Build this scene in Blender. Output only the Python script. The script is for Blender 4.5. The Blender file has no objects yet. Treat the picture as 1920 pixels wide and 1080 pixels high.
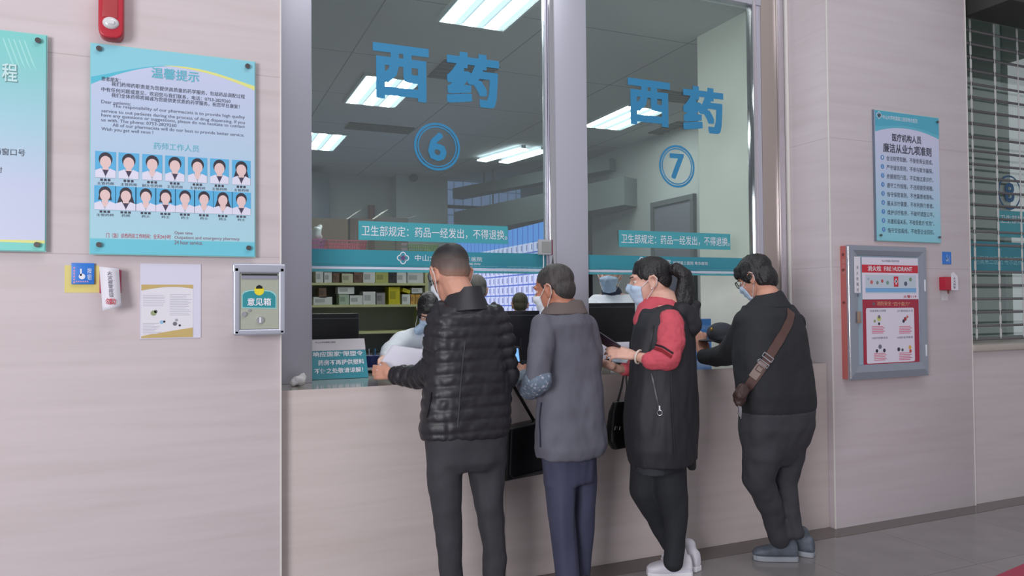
import bpy, bmesh, math, random
import numpy as np
from mathutils import Vector, Matrix, noise
from mathutils.bvhtree import BVHTree

SC = bpy.context.scene
COL = SC.collection
random.seed(7)

# ------------------------------------------------------------------ camera, sky, light, exposure
CAM_D, CAM_H, CAM_F = 3.601, 1.45, 1400.0
YAW, PITCH, ROLL = math.radians(23.35), math.radians(1.316), math.radians(0.458)
FWD = Vector((math.sin(YAW)*math.cos(PITCH), math.cos(YAW)*math.cos(PITCH), math.sin(PITCH)))
RT0 = Vector((math.cos(YAW), -math.sin(YAW), 0))
DN0 = -RT0.cross(FWD)
RT = RT0*math.cos(ROLL) + DN0*math.sin(ROLL)
DN = -RT0*math.sin(ROLL) + DN0*math.cos(ROLL)
EYE = Vector((0, -CAM_D, CAM_H))
cd = bpy.data.cameras.new('camera'); cam = bpy.data.objects.new('camera', cd); COL.objects.link(cam)
cd.sensor_width = 36; cd.lens = CAM_F/1920*36; cd.clip_start = .05
m = Matrix((RT, -DN, -FWD)).transposed().to_4x4(); m.translation = EYE
cam.matrix_world = m
SC.camera = cam

w = bpy.data.worlds.new('hall'); SC.world = w; w.use_nodes = True
w.node_tree.nodes['Background'].inputs[0].default_value = (.92, .93, 1, 1)
w.node_tree.nodes['Background'].inputs[1].default_value = .42

def area(name, loc, target, sx, sy, power, colour):
    l = bpy.data.lights.new(name, 'AREA'); l.shape = 'RECTANGLE'; l.size = sx; l.size_y = sy; l.energy = power; l.color = colour
    o = bpy.data.objects.new(name, l); COL.objects.link(o); o.location = loc
    o.rotation_euler = (Vector(target)-Vector(loc)).to_track_quat('-Z', 'Y').to_euler()
    return o
# daylight through the hall's glazed entrance, behind and left of the queue
area('entrance_daylight', (-4.6, -6.2, 2.1), (.8, 0, 1.35), 2.6, 2.6, 375, (.97, .97, 1))
area('hall_ceiling_light', (1.5, -3.2, 6.6), (1.5, -.6, 0), 4.0, 2.0, 105, (.98, .98, 1))
SC.view_settings.view_transform = 'Standard'; SC.view_settings.look = 'None'
SC.view_settings.gamma = 1; SC.view_settings.use_curve_mapping = False
SC.view_settings.exposure = 0.0

# ------------------------------------------------------------------ helpers
def ray(px, py): return RT*((px-960)/CAM_F) + DN*((py-540)/CAM_F) + FWD
def at(px, py, y):
    """the world point at real distance y from the wall face that is seen at (px, py) in the photograph"""
    k = ray(px, py); return EYE + k*((y+CAM_D)/k.y)
def on_z(px, py, z):
    k = ray(px, py); return EYE + k*((z-CAM_H)/k.z)
def on_x(px, py, x):
    k = ray(px, py); return EYE + k*(x/k.x)
def axial(p): return (Vector(p)-EYE).dot(FWD)

def lin(c): c /= 255; return c/12.92 if c <= .04045 else ((c+.055)/1.055)**2.4
def rgb(r, g, b): return (lin(r), lin(g), lin(b), 1)
MATS = {}
def mat(name, c, rough=.6, metal=0, spec=.5, emit=0, var=0, scale=8, bump=0, bscale=60, sheen=0, stretch=(1, 1, 1), coat=0):
    if name in MATS: return MATS[name]
    m = bpy.data.materials.new(name); m.use_nodes = True
    nt = m.node_tree; b = nt.nodes['Principled BSDF']; c = rgb(*c)
    b.inputs['Base Color'].default_value = c; b.inputs['Roughness'].default_value = rough
    b.inputs['Metallic'].default_value = metal; b.inputs['Specular IOR Level'].default_value = spec
    b.inputs['Sheen Weight'].default_value = sheen; b.inputs['Coat Weight'].default_value = coat
    if emit:
        b.inputs['Emission Color'].default_value = c; b.inputs['Emission Strength'].default_value = emit
    if var or bump:
        tc = nt.nodes.new('ShaderNodeTexCoord'); mp = nt.nodes.new('ShaderNodeMapping'); mp.inputs['Scale'].default_value = stretch
        nt.links.new(tc.outputs['Object'], mp.inputs[0])
    if var:
        n = nt.nodes.new('ShaderNodeTexNoise'); n.inputs['Scale'].default_value = scale; n.inputs['Detail'].default_value = 4
        r = nt.nodes.new('ShaderNodeValToRGB')
        r.color_ramp.elements[0].position = .3; r.color_ramp.elements[1].position = .7
        r.color_ramp.elements[0].color = tuple(v*(1-var) for v in c[:3])+(1,)
        r.color_ramp.elements[1].color = tuple(min(1, v*(1+var*.6)) for v in c[:3])+(1,)
        nt.links.new(mp.outputs[0], n.inputs['Vector']); nt.links.new(n.outputs['Fac'], r.inputs[0]); nt.links.new(r.outputs[0], b.inputs['Base Color'])
    if bump:
        n = nt.nodes.new('ShaderNodeTexNoise'); n.inputs['Scale'].default_value = bscale; n.inputs['Detail'].default_value = 5
        u = nt.nodes.new('ShaderNodeBump'); u.inputs['Strength'].default_value = bump; u.inputs['Distance'].default_value = .01
        nt.links.new(mp.outputs[0], n.inputs['Vector']); nt.links.new(n.outputs['Fac'], u.inputs['Height']); nt.links.new(u.outputs[0], b.inputs['Normal'])
    MATS[name] = m; return m

def stone(name, c, joints, rough=.35, axis='X'):
    """polished beige slabs with fine horizontal veins and thin joints"""
    m = bpy.data.materials.new(name); m.use_nodes = True; nt = m.node_tree; b = nt.nodes['Principled BSDF']; L = nt.links.new
    b.inputs['Roughness'].default_value = rough; b.inputs['Specular IOR Level'].default_value = .3
    c = rgb(*c); tc = nt.nodes.new('ShaderNodeTexCoord')
    mp = nt.nodes.new('ShaderNodeMapping'); mp.inputs['Scale'].default_value = (.55, .55, 9); L(tc.outputs['Object'], mp.inputs[0])
    n = nt.nodes.new('ShaderNodeTexNoise'); n.inputs['Scale'].default_value = 1.7; n.inputs['Detail'].default_value = 6; n.inputs['Roughness'].default_value = .6
    n.inputs['Distortion'].default_value = .25
    L(mp.outputs[0], n.inputs['Vector'])
    r = nt.nodes.new('ShaderNodeValToRGB'); e = r.color_ramp.elements
    e[0].position = .2; e[0].color = (c[0]*.90, c[1]*.885, c[2]*.875, 1); e[1].position = .5; e[1].color = c
    k = e.new(.75); k.color = (min(1, c[0]*1.06), min(1, c[1]*1.06), min(1, c[2]*1.07), 1)
    L(n.outputs['Fac'], r.inputs[0])
    col = r.outputs[0]
    sx = nt.nodes.new('ShaderNodeSeparateXYZ'); L(tc.outputs['Object'], sx.inputs[0])
    for ax, v in joints:
        s = nt.nodes.new('ShaderNodeMath'); s.operation = 'SUBTRACT'; L(sx.outputs[ax], s.inputs[0]); s.inputs[1].default_value = v
        a = nt.nodes.new('ShaderNodeMath'); a.operation = 'ABSOLUTE'; L(s.outputs[0], a.inputs[0])
        t = nt.nodes.new('ShaderNodeMath'); t.operation = 'LESS_THAN'; L(a.outputs[0], t.inputs[0]); t.inputs[1].default_value = .002
        x = nt.nodes.new('ShaderNodeMix'); x.data_type = 'RGBA'; L(t.outputs[0], x.inputs[0]); L(col, x.inputs[6])
        x.inputs[7].default_value = (c[0]*.8, c[1]*.77, c[2]*.75, 1); col = x.outputs[2]
    L(col, b.inputs['Base Color'])
    MATS[name] = m; return m

def link(name, me, m=None, parent=None, smooth=False):
    if m is not None:
        for q in (m if isinstance(m, (list, tuple)) else [m]): me.materials.append(q)
    o = bpy.data.objects.new(name, me); COL.objects.link(o)
    if parent is not None: o.parent = parent
    if smooth:
        for p in me.polygons: p.use_smooth = True
    return o
def empty(name, loc=(0, 0, 0)):
    o = bpy.data.objects.new(name, None); o.empty_display_size = .1; COL.objects.link(o); o.location = (0, 0, 0)
    return o
def tag(o, label=None, cat=None, group=None, kind=None):
    if label: o['label'] = label
    if cat: o['category'] = cat
    if group: o['group'] = group
    if kind: o['kind'] = kind
    return o
def thing(name, label, cat, group=None):
    return tag(empty(name), label, cat, group)
def struct(o): o['kind'] = 'structure'; return o

class MB:
    def __init__(s): s.v = []; s.f = []; s.mi = []; s.m = 0
    def add(s, vs, fs):
        k = len(s.v); s.v += [tuple(v) for v in vs]
        for f in fs: s.f.append(tuple(i+k for i in f)); s.mi.append(s.m)
        return s
    def box(s, x0, x1, y0, y1, z0, z1, M=None):
        vs = [Vector((x, y, z)) for z in (z0, z1) for y in (y0, y1) for x in (x0, x1)]
        if M is not None: vs = [M @ v for v in vs]
        return s.add(vs, [(0, 2, 3, 1), (4, 5, 7, 6), (0, 1, 5, 4), (2, 6, 7, 3), (0, 4, 6, 2), (1, 3, 7, 5)])
    def tube(s, pts, r, n=10, closed=False):
        pts = [Vector(p) for p in pts]; rs = r if isinstance(r, (list, tuple)) else [r]*len(pts)
        vs = []; fs = []; N = len(pts); up = None
        for i, p in enumerate(pts):
            if closed: t = (pts[(i+1) % N]-pts[i-1]).normalized()
            else: t = (pts[min(i+1, N-1)]-pts[max(i-1, 0)]).normalized()
            if up is None: up = Vector((0, 0, 1)) if abs(t.z) < .9 else Vector((1, 0, 0))
            a = t.cross(up).normalized(); b = a.cross(t).normalized(); up = b
            vs += [p + (a*math.cos(2*math.pi*j/n)+b*math.sin(2*math.pi*j/n))*rs[i] for j in range(n)]
        for i in range(N if closed else N-1):
            k = (i+1) % N
            for j in range(n): fs.append((i*n+j, i*n+(j+1) % n, k*n+(j+1) % n, k*n+j))
        if not closed:
            fs.append(tuple(range(n-1, -1, -1))); fs.append(tuple((N-1)*n+j for j in range(n)))
        return s.add(vs, fs)
    def ball(s, c, r, n=12, M=None):
        r = r if isinstance(r, (list, tuple)) else (r, r, r); c = Vector(c); vs = []; fs = []
        R = M.to_3x3() if M is not None else Matrix.Identity(3)
        vs.append(c+R @ Vector((0, 0, r[2])))
        for i in range(1, n):
            t = math.pi*i/n
            for j in range(2*n):
                p = math.pi*j/n; vs.append(c+R @ Vector((r[0]*math.sin(t)*math.cos(p), r[1]*math.sin(t)*math.sin(p), r[2]*math.cos(t))))
        vs.append(c+R @ Vector((0, 0, -r[2]))); W = 2*n
        for j in range(W): fs.append((0, 1+j, 1+(j+1) % W))
        for i in range(n-2):
            for j in range(W): fs.append((1+i*W+j, 1+(i+1)*W+j, 1+(i+1)*W+(j+1) % W, 1+i*W+(j+1) % W))
        for j in range(W): fs.append((len(vs)-1, 1+(n-2)*W+(j+1) % W, 1+(n-2)*W+j))
        return s.add(vs, fs)
    def cap(s, p0, r0, p1, r1, n=14):
        s.ball(p0, r0, n//2+2); s.ball(p1, r1, n//2+2)
        p0 = Vector(p0); p1 = Vector(p1)
        if (p1-p0).length > 1e-5: s.tube([p0, p1], [r0*.995, r1*.995], n)
        return s
    def chain(s, pr):
        for (a, ra), (b, rb) in zip(pr, pr[1:]): s.cap(a, ra, b, rb)
        return s
    def loft(s, rings, n=28):
        """rings: (centre, right vector, half width, forward vector, half depth, exponent)"""
        vs = []; fs = []
        for c, a, ra, b, rb, e in rings:
            for j in range(n):
                t = 2*math.pi*j/n; ct, st = math.cos(t), math.sin(t)
                vs.append(Vector(c)+Vector(a)*(ra*math.copysign(abs(ct)**(2/e), ct))+Vector(b)*(rb*math.copysign(abs(st)**(2/e), st)))
        for i in range(len(rings)-1):
            for j in range(n): fs.append((i*n+j, i*n+(j+1) % n, (i+1)*n+(j+1) % n, (i+1)*n+j))
        fs.append(tuple(range(n-1, -1, -1))); fs.append(tuple((len(rings)-1)*n+j for j in range(n)))
        return s.add(vs, fs)
    def poly(s, pts, d):
        """a flat outline given thickness by the vector d"""
        n = len(pts); pts = [Vector(p) for p in pts]; d = Vector(d)
        return s.add(pts+[p+d for p in pts], [tuple(range(n)), tuple(range(2*n-1, n-1, -1))]+[(i, i+n, (i+1) % n+n, (i+1) % n) for i in range(n)])
    def mesh(s, name='m', fix=True):
        me = bpy.data.meshes.new(name); me.from_pydata(s.v, [], s.f)
        for p, k in zip(me.polygons, s.mi): p.material_index = k
        if fix:
            bm = bmesh.new(); bm.from_mesh(me); bmesh.ops.recalc_face_normals(bm, faces=bm.faces); bm.to_mesh(me); bm.free()
        return me
    def build(s, name, m, parent=None, smooth=False, bevel=0, seg=2):
        me = s.mesh(name)
        if bevel:
            bm = bmesh.new(); bm.from_mesh(me)
            ed = [e for e in bm.edges if len(e.link_faces) == 2 and e.calc_face_angle(0) > .6]
            bmesh.ops.bevel(bm, geom=ed, offset=bevel, segments=seg, affect='EDGES', clamp_overlap=True, profile=.6)
            bm.to_mesh(me); bm.free()
        o = link(name, me, m, parent)
        if smooth:
            for p in me.polygons: p.use_smooth = True
            try: me.set_sharp_from_angle(angle=math.radians(45))
            except Exception: pass
        return o

def box(name, x0, x1, y0, y1, z0, z1, m, parent=None, bevel=0, seg=2):
    return MB().box(x0, x1, y0, y1, z0, z1).build(name, m, parent, bevel=bevel, seg=seg, smooth=bevel > 0)

TXT = {}
def glyphs(body, bold, align='L'):
    k = (body, bold)
    if k in TXT: return TXT[k]
    c = bpy.data.curves.new('t', 'FONT'); c.body = body; c.resolution_u = 2; c.offset = bold; c.align_x = 'LEFT'
    o = bpy.data.objects.new('t', c); COL.objects.link(o)
    dg = bpy.context.evaluated_depsgraph_get(); dg.update()
    me = bpy.data.meshes.new_from_object(o.evaluated_get(dg))
    v = np.array([tuple(q.co)[:2] for q in me.vertices]); f = [tuple(p.vertices) for p in me.polygons]
    bpy.data.objects.remove(o); bpy.data.curves.remove(c); bpy.data.meshes.remove(me)
    TXT[k] = (v, f); return v, f
def text(name, body, x0, x1, zc, hgt, y, m, parent, bold=.0, vert=False, rot=0, fit=True, mb=None):
    """letters on a wall plane at depth y, filling x0..x1, centred on height zc; hgt None keeps the face's own proportion"""
    v, f = glyphs(body, 0); lo, hi = v.min(0), v.max(0)
    sx = (x1-x0)/(hi[0]-lo[0])
    sz = (hgt/(hi[1]-lo[1])) if hgt else sx
    P = [((p[0]-lo[0])*sx+x0, y, (p[1]-(lo[1]+hi[1])/2)*sz+zc) for p in v]
    q = MB() if mb is None else mb
    if bold < .009: q.add(P, f)
    else:      # heavier strokes: the outline laid down again a stroke's breadth to each side
        bx, bz = bold*sx*.8, bold*sz*.8
        for k, (u, w_) in enumerate(((1, 0), (-1, 0), (0, 1), (0, -1), (1, 1), (-1, 1), (1, -1), (-1, -1))): q.add([(a+u*bx, b-.0001*k, c+w_*bz) for a, b, c in P], f)
    if mb is not None: return None
    return link(name, q.mesh(name, fix=False), m, parent)
def pxtext(name, body, pl, xr, hpx, y, m, parent, bold=.0, mb=None):
    """a line of lettering measured on the photograph: left end (px, py of its middle), right end px, height in px"""
    a = at(pl[0], pl[1], y); b = at(xr, pl[1], y); h = hpx*axial(a)/CAM_F
    return text(name, body, a.x, b.x, a.z, h, y, m, parent, bold, mb=mb)
def disc(mb, c, r, y, n=32, r_in=0, rx=1):
    vs = []; 
    for i in range(n):
        t = 2*math.pi*i/n; vs.append((c[0]+r*rx*math.cos(t), y, c[1]+r*math.sin(t)))
    if not r_in: return mb.add(vs, [tuple(range(n))])
    for i in range(n):
        t = 2*math.pi*i/n; vs.append((c[0]+r_in*rx*math.cos(t), y, c[1]+r_in*math.sin(t)))
    return mb.add(vs, [(i, (i+1) % n, n+(i+1) % n, n+i) for i in range(n)])
def quadxz(mb, x0, x1, z0, z1, y): return mb.add([(x0, y, z0), (x1, y, z0), (x1, y, z1), (x0, y, z1)], [(0, 1, 2, 3)])

def remesh(mb, voxel, smooth=6, factor=.5, post=None):
    me = mb.mesh('tmp'); o = bpy.data.objects.new('tmp', me); COL.objects.link(o)
    r = o.modifiers.new('r', 'REMESH'); r.mode = 'VOXEL'; r.voxel_size = voxel; r.adaptivity = 0
    if smooth:
        q = o.modifiers.new('s', 'SMOOTH'); q.factor = factor; q.iterations = smooth
    dg = bpy.context.evaluated_depsgraph_get(); dg.update()
    out = bpy.data.meshes.new_from_object(o.evaluated_get(dg))
    bpy.data.objects.remove(o); bpy.data.meshes.remove(me)
    if post: post(out)
    for p in out.polygons: p.use_smooth = True
    return out
def blob(name, mb, voxel, m, parent, smooth=6, post=None):
    me = remesh(mb, voxel, smooth, post=post); me.name = name
    return link(name, me, m, parent)
def displace(me, fn):
    me.update(); ns = [v.normal.copy() for v in me.vertices]
    for v, n in zip(me.vertices, ns): v.co += n*fn(v.co, n)
    me.update()
# ------------------------------------------------------------------ materials of the place
S_L = stone('beige_stone', (209, 197, 199), [(2, 2.52), (2, 1.68)])
S_C = stone('beige_stone_counter', (205, 192, 190), [(0, 2.66), (0, 1.53)], rough=.3)
S_P = stone('beige_stone_pier', (202, 192, 196), [(2, 2.52), (2, 1.68)])
ALU = mat('brushed_aluminium', (200, 200, 213), .36, .5, bump=.03, bscale=200, stretch=(1, 1, .02))
CHROME = mat('polished_steel', (222, 220, 226), .12, 1)
DARKGAP = mat('dark_gap', (45, 40, 58), .7)
WHITE = mat('white_print', (232, 230, 238), .6)
TEAL = mat('teal_film', (74, 164, 176), .4)
TEALB = mat('teal_banner_film', (56, 144, 162), .35)
BLUE = mat('blue_letter_film', (52, 134, 180), .4)
INK = mat('black_ink', (66, 66, 82), .7)
REDINK = mat('red_ink', (196, 60, 78), .7)
BLACK = mat('black_plastic', (24, 24, 30), .4)
GREYP = mat('grey_plastic', (176, 176, 180), .5)
RED = mat('red_plastic', (186, 38, 56), .35)

def glass_mat(name, tint, refl):
    m = bpy.data.materials.new(name); m.use_nodes = True; nt = m.node_tree; nt.nodes.clear(); L = nt.links.new
    o = nt.nodes.new('ShaderNodeOutputMaterial'); mx = nt.nodes.new('ShaderNodeMixShader')
    t = nt.nodes.new('ShaderNodeBsdfTransparent'); t.inputs[0].default_value = tint
    g = nt.nodes.new('ShaderNodeBsdfGlossy'); g.inputs['Roughness'].default_value = 0.01; g.inputs[0].default_value = (.95, 1, .98, 1)
    lw = nt.nodes.new('ShaderNodeLayerWeight'); lw.inputs[0].default_value = .5
    pw = nt.nodes.new('ShaderNodeMath'); pw.operation = 'POWER'; pw.inputs[1].default_value = 5; L(lw.outputs['Facing'], pw.inputs[0])
    fr = nt.nodes.new('ShaderNodeMath'); fr.operation = 'MULTIPLY_ADD'; fr.inputs[1].default_value = .96; fr.inputs[2].default_value = .04; L(pw.outputs[0], fr.inputs[0])
    ad = nt.nodes.new('ShaderNodeMath'); ad.operation = 'MULTIPLY_ADD'; ad.inputs[1].default_value = refl; ad.inputs[2].default_value = .02
    L(fr.outputs[0], ad.inputs[0]); L(ad.outputs[0], mx.inputs[0]); L(t.outputs[0], mx.inputs[1]); L(g.outputs[0], mx.inputs[2]); L(mx.outputs[0], o.inputs[0])
    return m
GLASS = glass_mat('window_glass', (.88, .93, .91, 1), 2.1)
ACRYL = glass_mat('clear_acrylic', (.93, .98, .97, 1), .7)

def floor_mat():
    m = bpy.data.materials.new('polished_grey_tile'); m.use_nodes = True; nt = m.node_tree; b = nt.nodes['Principled BSDF']; L = nt.links.new
    b.inputs['Roughness'].default_value = .16; b.inputs['Specular IOR Level'].default_value = .5
    tc = nt.nodes.new('ShaderNodeTexCoord'); br = nt.nodes.new('ShaderNodeTexBrick'); br.offset = 0
    br.inputs['Scale'].default_value = 1; br.inputs['Brick Width'].default_value = .8; br.inputs['Row Height'].default_value = .8; br.inputs['Mortar Size'].default_value = .002
    br.inputs['Color1'].default_value = rgb(138, 133, 133); br.inputs['Color2'].default_value = rgb(133, 128, 128); br.inputs['Mortar'].default_value = rgb(98, 93, 93)
    n = nt.nodes.new('ShaderNodeTexNoise'); n.inputs['Scale'].default_value = 5; n.inputs['Detail'].default_value = 5
    mx = nt.nodes.new('ShaderNodeMix'); mx.data_type = 'RGBA'; mx.blend_type = 'OVERLAY'; mx.inputs[0].default_value = .2
    L(tc.outputs['Object'], br.inputs['Vector']); L(tc.outputs['Object'], n.inputs['Vector'])
    L(br.outputs['Color'], mx.inputs[6]); L(n.outputs['Fac'], mx.inputs[7]); L(mx.outputs[2], b.inputs['Base Color'])
    return m

# ------------------------------------------------------------------ the setting
XW, XP, XQ = .386, 3.797, 5.130        # right end of the left wall, left and right edge of the pier
YC, YF, YG = .05, .35, .372            # counter face, window frame face, glass
ZC, ZI = 1.057, 3.5                    # counter top, pharmacy ceiling
struct(box('floor', -3.5, 9, -9, 9, -.1, 0, floor_mat()))
fb = MB()
fb.box(-3.5, XW+.0, -.13, 0, 0, .002); fb.box(XW, XP, YC-.17, YC, 0, .002); fb.box(XP-.13, XP, -.12, YC-.17, 0, .0021); fb.box(XP-.13, XQ+.02, -.13, 0, 0, .0022); fb.box(XQ, 9, -.12, .02, 0, .002)
struct(fb.build('trim_1', mat('dark_border_tile', (98, 90, 86), .18)))
struct(box('wall_left', -3.5, XW, 0, YF, 0, 5, S_L, bevel=.003))
struct(box('wall_pier', XP, XQ, 0, YF+.1, 0, 5, S_P, bevel=.003))
struct(box('wall_header', XW, XP, YF-.02, YF+.12, 3.72, 5, S_P))
struct(box('wall_header_right', XQ, 9, .0, YF+.1, 4.3, 5, S_P))
struct(box('trim_2', XW-.002, XW+.004, -.003, .004, 0, 5, mat('pale_edge', (226, 222, 218), .3)))
struct(box('trim_3', XP-.004, XP+.003, -.003, .004, 0, 5, MATS['pale_edge']))
struct(box('trim_4', XQ-.003, XQ+.003, -.003, .003, 0, 5, MATS['pale_edge']))

a_, b_ = on_z(1862, 1083, 0), on_z(1925, 1056, 0); d_ = (b_-a_).normalized(); s_ = Vector((d_.y, -d_.x, 0))*.6
t = thing('red_mat', 'red floor mat whose edge shows at the bottom right of the tiled floor', 'mat')
MB().poly([a_-d_*.6, b_+d_*1.5, b_+d_*1.5+s_, a_-d_*.6+s_], (0, 0, .004)).build('pile', mat('red_pile', (176, 70, 92), .95, bump=.3, bscale=400), t)

# service counter
t = thing('service_counter', 'long beige stone service counter the four customers stand at', 'counter')
box('front_panel', XW+.002, XP-.002, YC, YF+.02, 0, ZC-.03, S_C, t)
WT = mat('polished_counter_stone', (150, 146, 138), .1, spec=.6, var=.15, scale=12)
wt = MB().box(XW+.002, XP-.002, YC, YF+.12, ZC-.03, ZC).box(XW+.002, 3.57, YF+.12, .86, ZC-.03, ZC).build('worktop', [WT, S_C], t)
for p in wt.data.polygons:
    if p.normal.y < -.5: p.material_index = 1
box('back_panel', XW+.1, XP-.3, .80, .84, 0, ZC-.03, mat('counter_back', (150, 150, 150)), t)

# the two pharmacy windows
def window(n, posts, panes, rail=None):
    t = struct(empty(n))
    for x0, x1, y0, y1, z0, z1, mm in posts: box('frame_post', x0, x1, y0, y1, z0, z1, mm, t, bevel=.003)
    for x0, x1, z0, z1 in panes: box('glass_pane', x0, x1, YG, YG+.008, z0, z1, GLASS, t)
    return t
XA, XB, XM, XN, XO = .58, 1.935, 1.985, 2.21, 3.49
ZB = 1.632                              # lower edge of the glass
w1 = window('window_1', [(XW+.001, XA, YF, YF+.09, ZC, 3.72, ALU), (XB+.016, XM, YF-.012, YF+.08, ZC, 3.72, CHROME), (XB, XB+.014, YF+.012, YF+.05, ZB, 3.72, ALU)],
            [(XA, XB, ZB, 3.72)])
w2 = window('window_2', [(XM+.001, XN, YF, YF+.09, ZC, 3.72, ALU), (XO, XO+.032, YF-.004, YF+.06, ZC, 3.5, CHROME), (XO+.034, XO+.075, YF+.004, YF+.06, ZC, 3.5, ALU),
    (XO+.077, 3.70, YF+.001, YF+.09, ZC, 3.72, mat('aluminium_reflection_tint', (178, 166, 160), .35, .45)),  # aluminium panel, its brownish reflection painted into the colour
    (3.701, 3.75, YF-.014, YF+.03, ZC, 3.72, CHROME), (3.752, 3.772, YF+.01, YF+.03, ZC, 3.72, DARKGAP), (3.774, 3.796, YF-.01, YF+.03, ZC, 3.72, mat('pale_edge', (0, 0, 0)))],
            [(XN, XO, ZB, 3.47)])
box('top_rail', XN, XO+.075, YF-.002, YF+.06, 3.475, 3.52, ALU, w2)
box('transom_panel', XN, XO+.0765, YF+.012, YF+.05, 3.525, 3.72, GLASS, w2)

# ------------------------------------------------------------------ films on the glass
YS = YG-.0012
def characters(px6, name, label):
    t = thing(name, label, 'lettering', 'blue lettering on the glass')
    for ch, (xl, xr, yt, yb) in px6:
        a = at((xl+xr)/2, (yt+yb)/2, YS); L = at(xl, yt, YS).x; R = at(xr, yt, YS).x; h = (yb-yt-(xr-xl)*.12)*axial(a)/CAM_F
        text('character', ch, L, R, a.z, h, YS, BLUE, t, bold=.045)
    return t
characters([('西', (703, 800, 83, 190)), ('药', (841, 932, 98, 202))], 'window_lettering', 'two large blue characters on the left glass pane above the circled 6')
characters([('西', (1180, 1253, 149, 237)), ('药', (1283, 1353, 162, 250))], 'window_lettering', 'two large blue characters on the right glass pane above the circled 7')
def badge(px, py, r, ch, label):
    t = thing('number_badge', label, 'number', 'circled window numbers')
    c = at(px, py, YS); rr = r*axial(c)/CAM_F
    for k, q in ((1, .9), (.86, .80)):
        link('ring', disc(MB(), (c.x, c.z), rr*k, YS, 48, rr*q).mesh('ring', False), BLUE, t)
    text('numeral', ch, c.x-rr*.36, c.x+rr*.36, c.z, rr*1.12, YS, BLUE, t, bold=.03)
badge(820, 275, 45, '6', 'blue circled number 6 on the left glass pane')
badge(1269.5, 312, 40, '7', 'blue circled number 7 on the right glass pane')
def regulation(pl, pr, yt, yb, label):
    t = thing('regulation_sticker', label, 'sticker', 'teal regulation stickers')
    a = at(pl, yt, YS); b = at(pr, yt, YS); z1 = a.z; z0 = at(pl, yb, YS).z
    box('backing', a.x, b.x, YS-.0006, YS, z0, z1, TEAL, t)
    text('lettering', '卫生部规定：药品一经发出，不得退换。', a.x+.02*(b.x-a.x), b.x-.005, (z0+z1)/2, (z1-z0)*.56, YS-.0012, WHITE, t, bold=.008)
regulation(672, 952, 414, 450, 'teal strip with white characters on the left pane below circled 6')
regulation(1160, 1369, 431, 463, 'teal strip with white characters on the right pane below circled 7')

def emblem(name, c, r, y, parent, m1, m2):
    mb = MB()
    for k in range(4):
        t = math.pi/2*k; disc(mb, (c[0]+.52*r*math.cos(t), c[1]+.52*r*math.sin(t)), r*.48, y, 20, r*.33)
    o = link(name, mb.mesh(name, False), m1, parent)
    link('emblem_centre', disc(MB(), c, r*.42, y-.0003, 6).mesh('c', False), m2, o)
    return o
PURPLE = mat('purple_print', (96, 76, 122), .6)
def banner(x0, x1, ptxt, label, logo):
    t = thing('hospital_banner', label, 'sticker', 'teal banner films along the lower glass')
    z1, z0 = 1.752, 1.672
    box('film', x0, x1, YS-.0006, YS, z0, z1, TEALB, t)
    box('white_line', x0, x1, YS-.0008, YS, 1.648, 1.661, mat('banner_line', (206, 214, 232), .5), t)
    box('film_edge', x0, x1, YS-.0005, YS, 1.634, 1.646, TEAL, t)
    box('film_edge', x0, x1, YS-.0005, YS, 1.6625, 1.671, TEALB, t)
    if logo: emblem('emblem', logo, .034, YS-.0012, t, WHITE, PURPLE)
    for body, xa, xb, z, h in ptxt: text('lettering', body, xa, xb, z, h, YS-.0012, WHITE, t, bold=.006)
banner(XA+.001, XB-.002, [('中山大学', 1.135, 1.30, 1.714, .036), ('附属第三医院', 1.33, 1.53, 1.712, .026), ('粤东医院', 1.36, 1.52, 1.685, .012)], 'teal banner film with emblem along the left pane, behind the man in the puffer jacket', (1.068, 1.712))
banner(XN+.001, XO-.002, [('中山大学', 2.66, 2.82, 1.714, .036), ('附属第三医院 粤东医院', 2.84, 3.11, 1.712, .022)], 'teal banner film along the right pane, behind the ponytailed woman', (2.60, 1.712))

# intercom on the middle post
t = thing('intercom', 'small grey intercom speaker box on the steel trim at the left pane edge', 'speaker')
a = at(1010, 449, YF-.03); b = at(1034, 478, YF-.03)
box('housing', a.x, b.x, YF-.035, YF-.013, b.z, a.z, GREYP, t, bevel=.004)
box('speaker_face', a.x+.018, b.x-.008, YF-.0375, YF-.034, b.z+.014, a.z-.012, mat('speaker_cloth', (150, 152, 150), .9), t)
box('side_bracket', b.x+.001, b.x+.008, YF-.033, YF-.013, b.z, a.z, mat('maroon_plastic', (120, 48, 70)), t)
MB().tube([(a.x+.035, YF-.02, b.z+.002), (a.x+.036, YF-.02, b.z-.05), (a.x+.032, YF-.018, b.z-.1), (a.x+.036, YF-.016, b.z-.13)], .003, 6).build('cable', WHITE, t, smooth=True)

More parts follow.
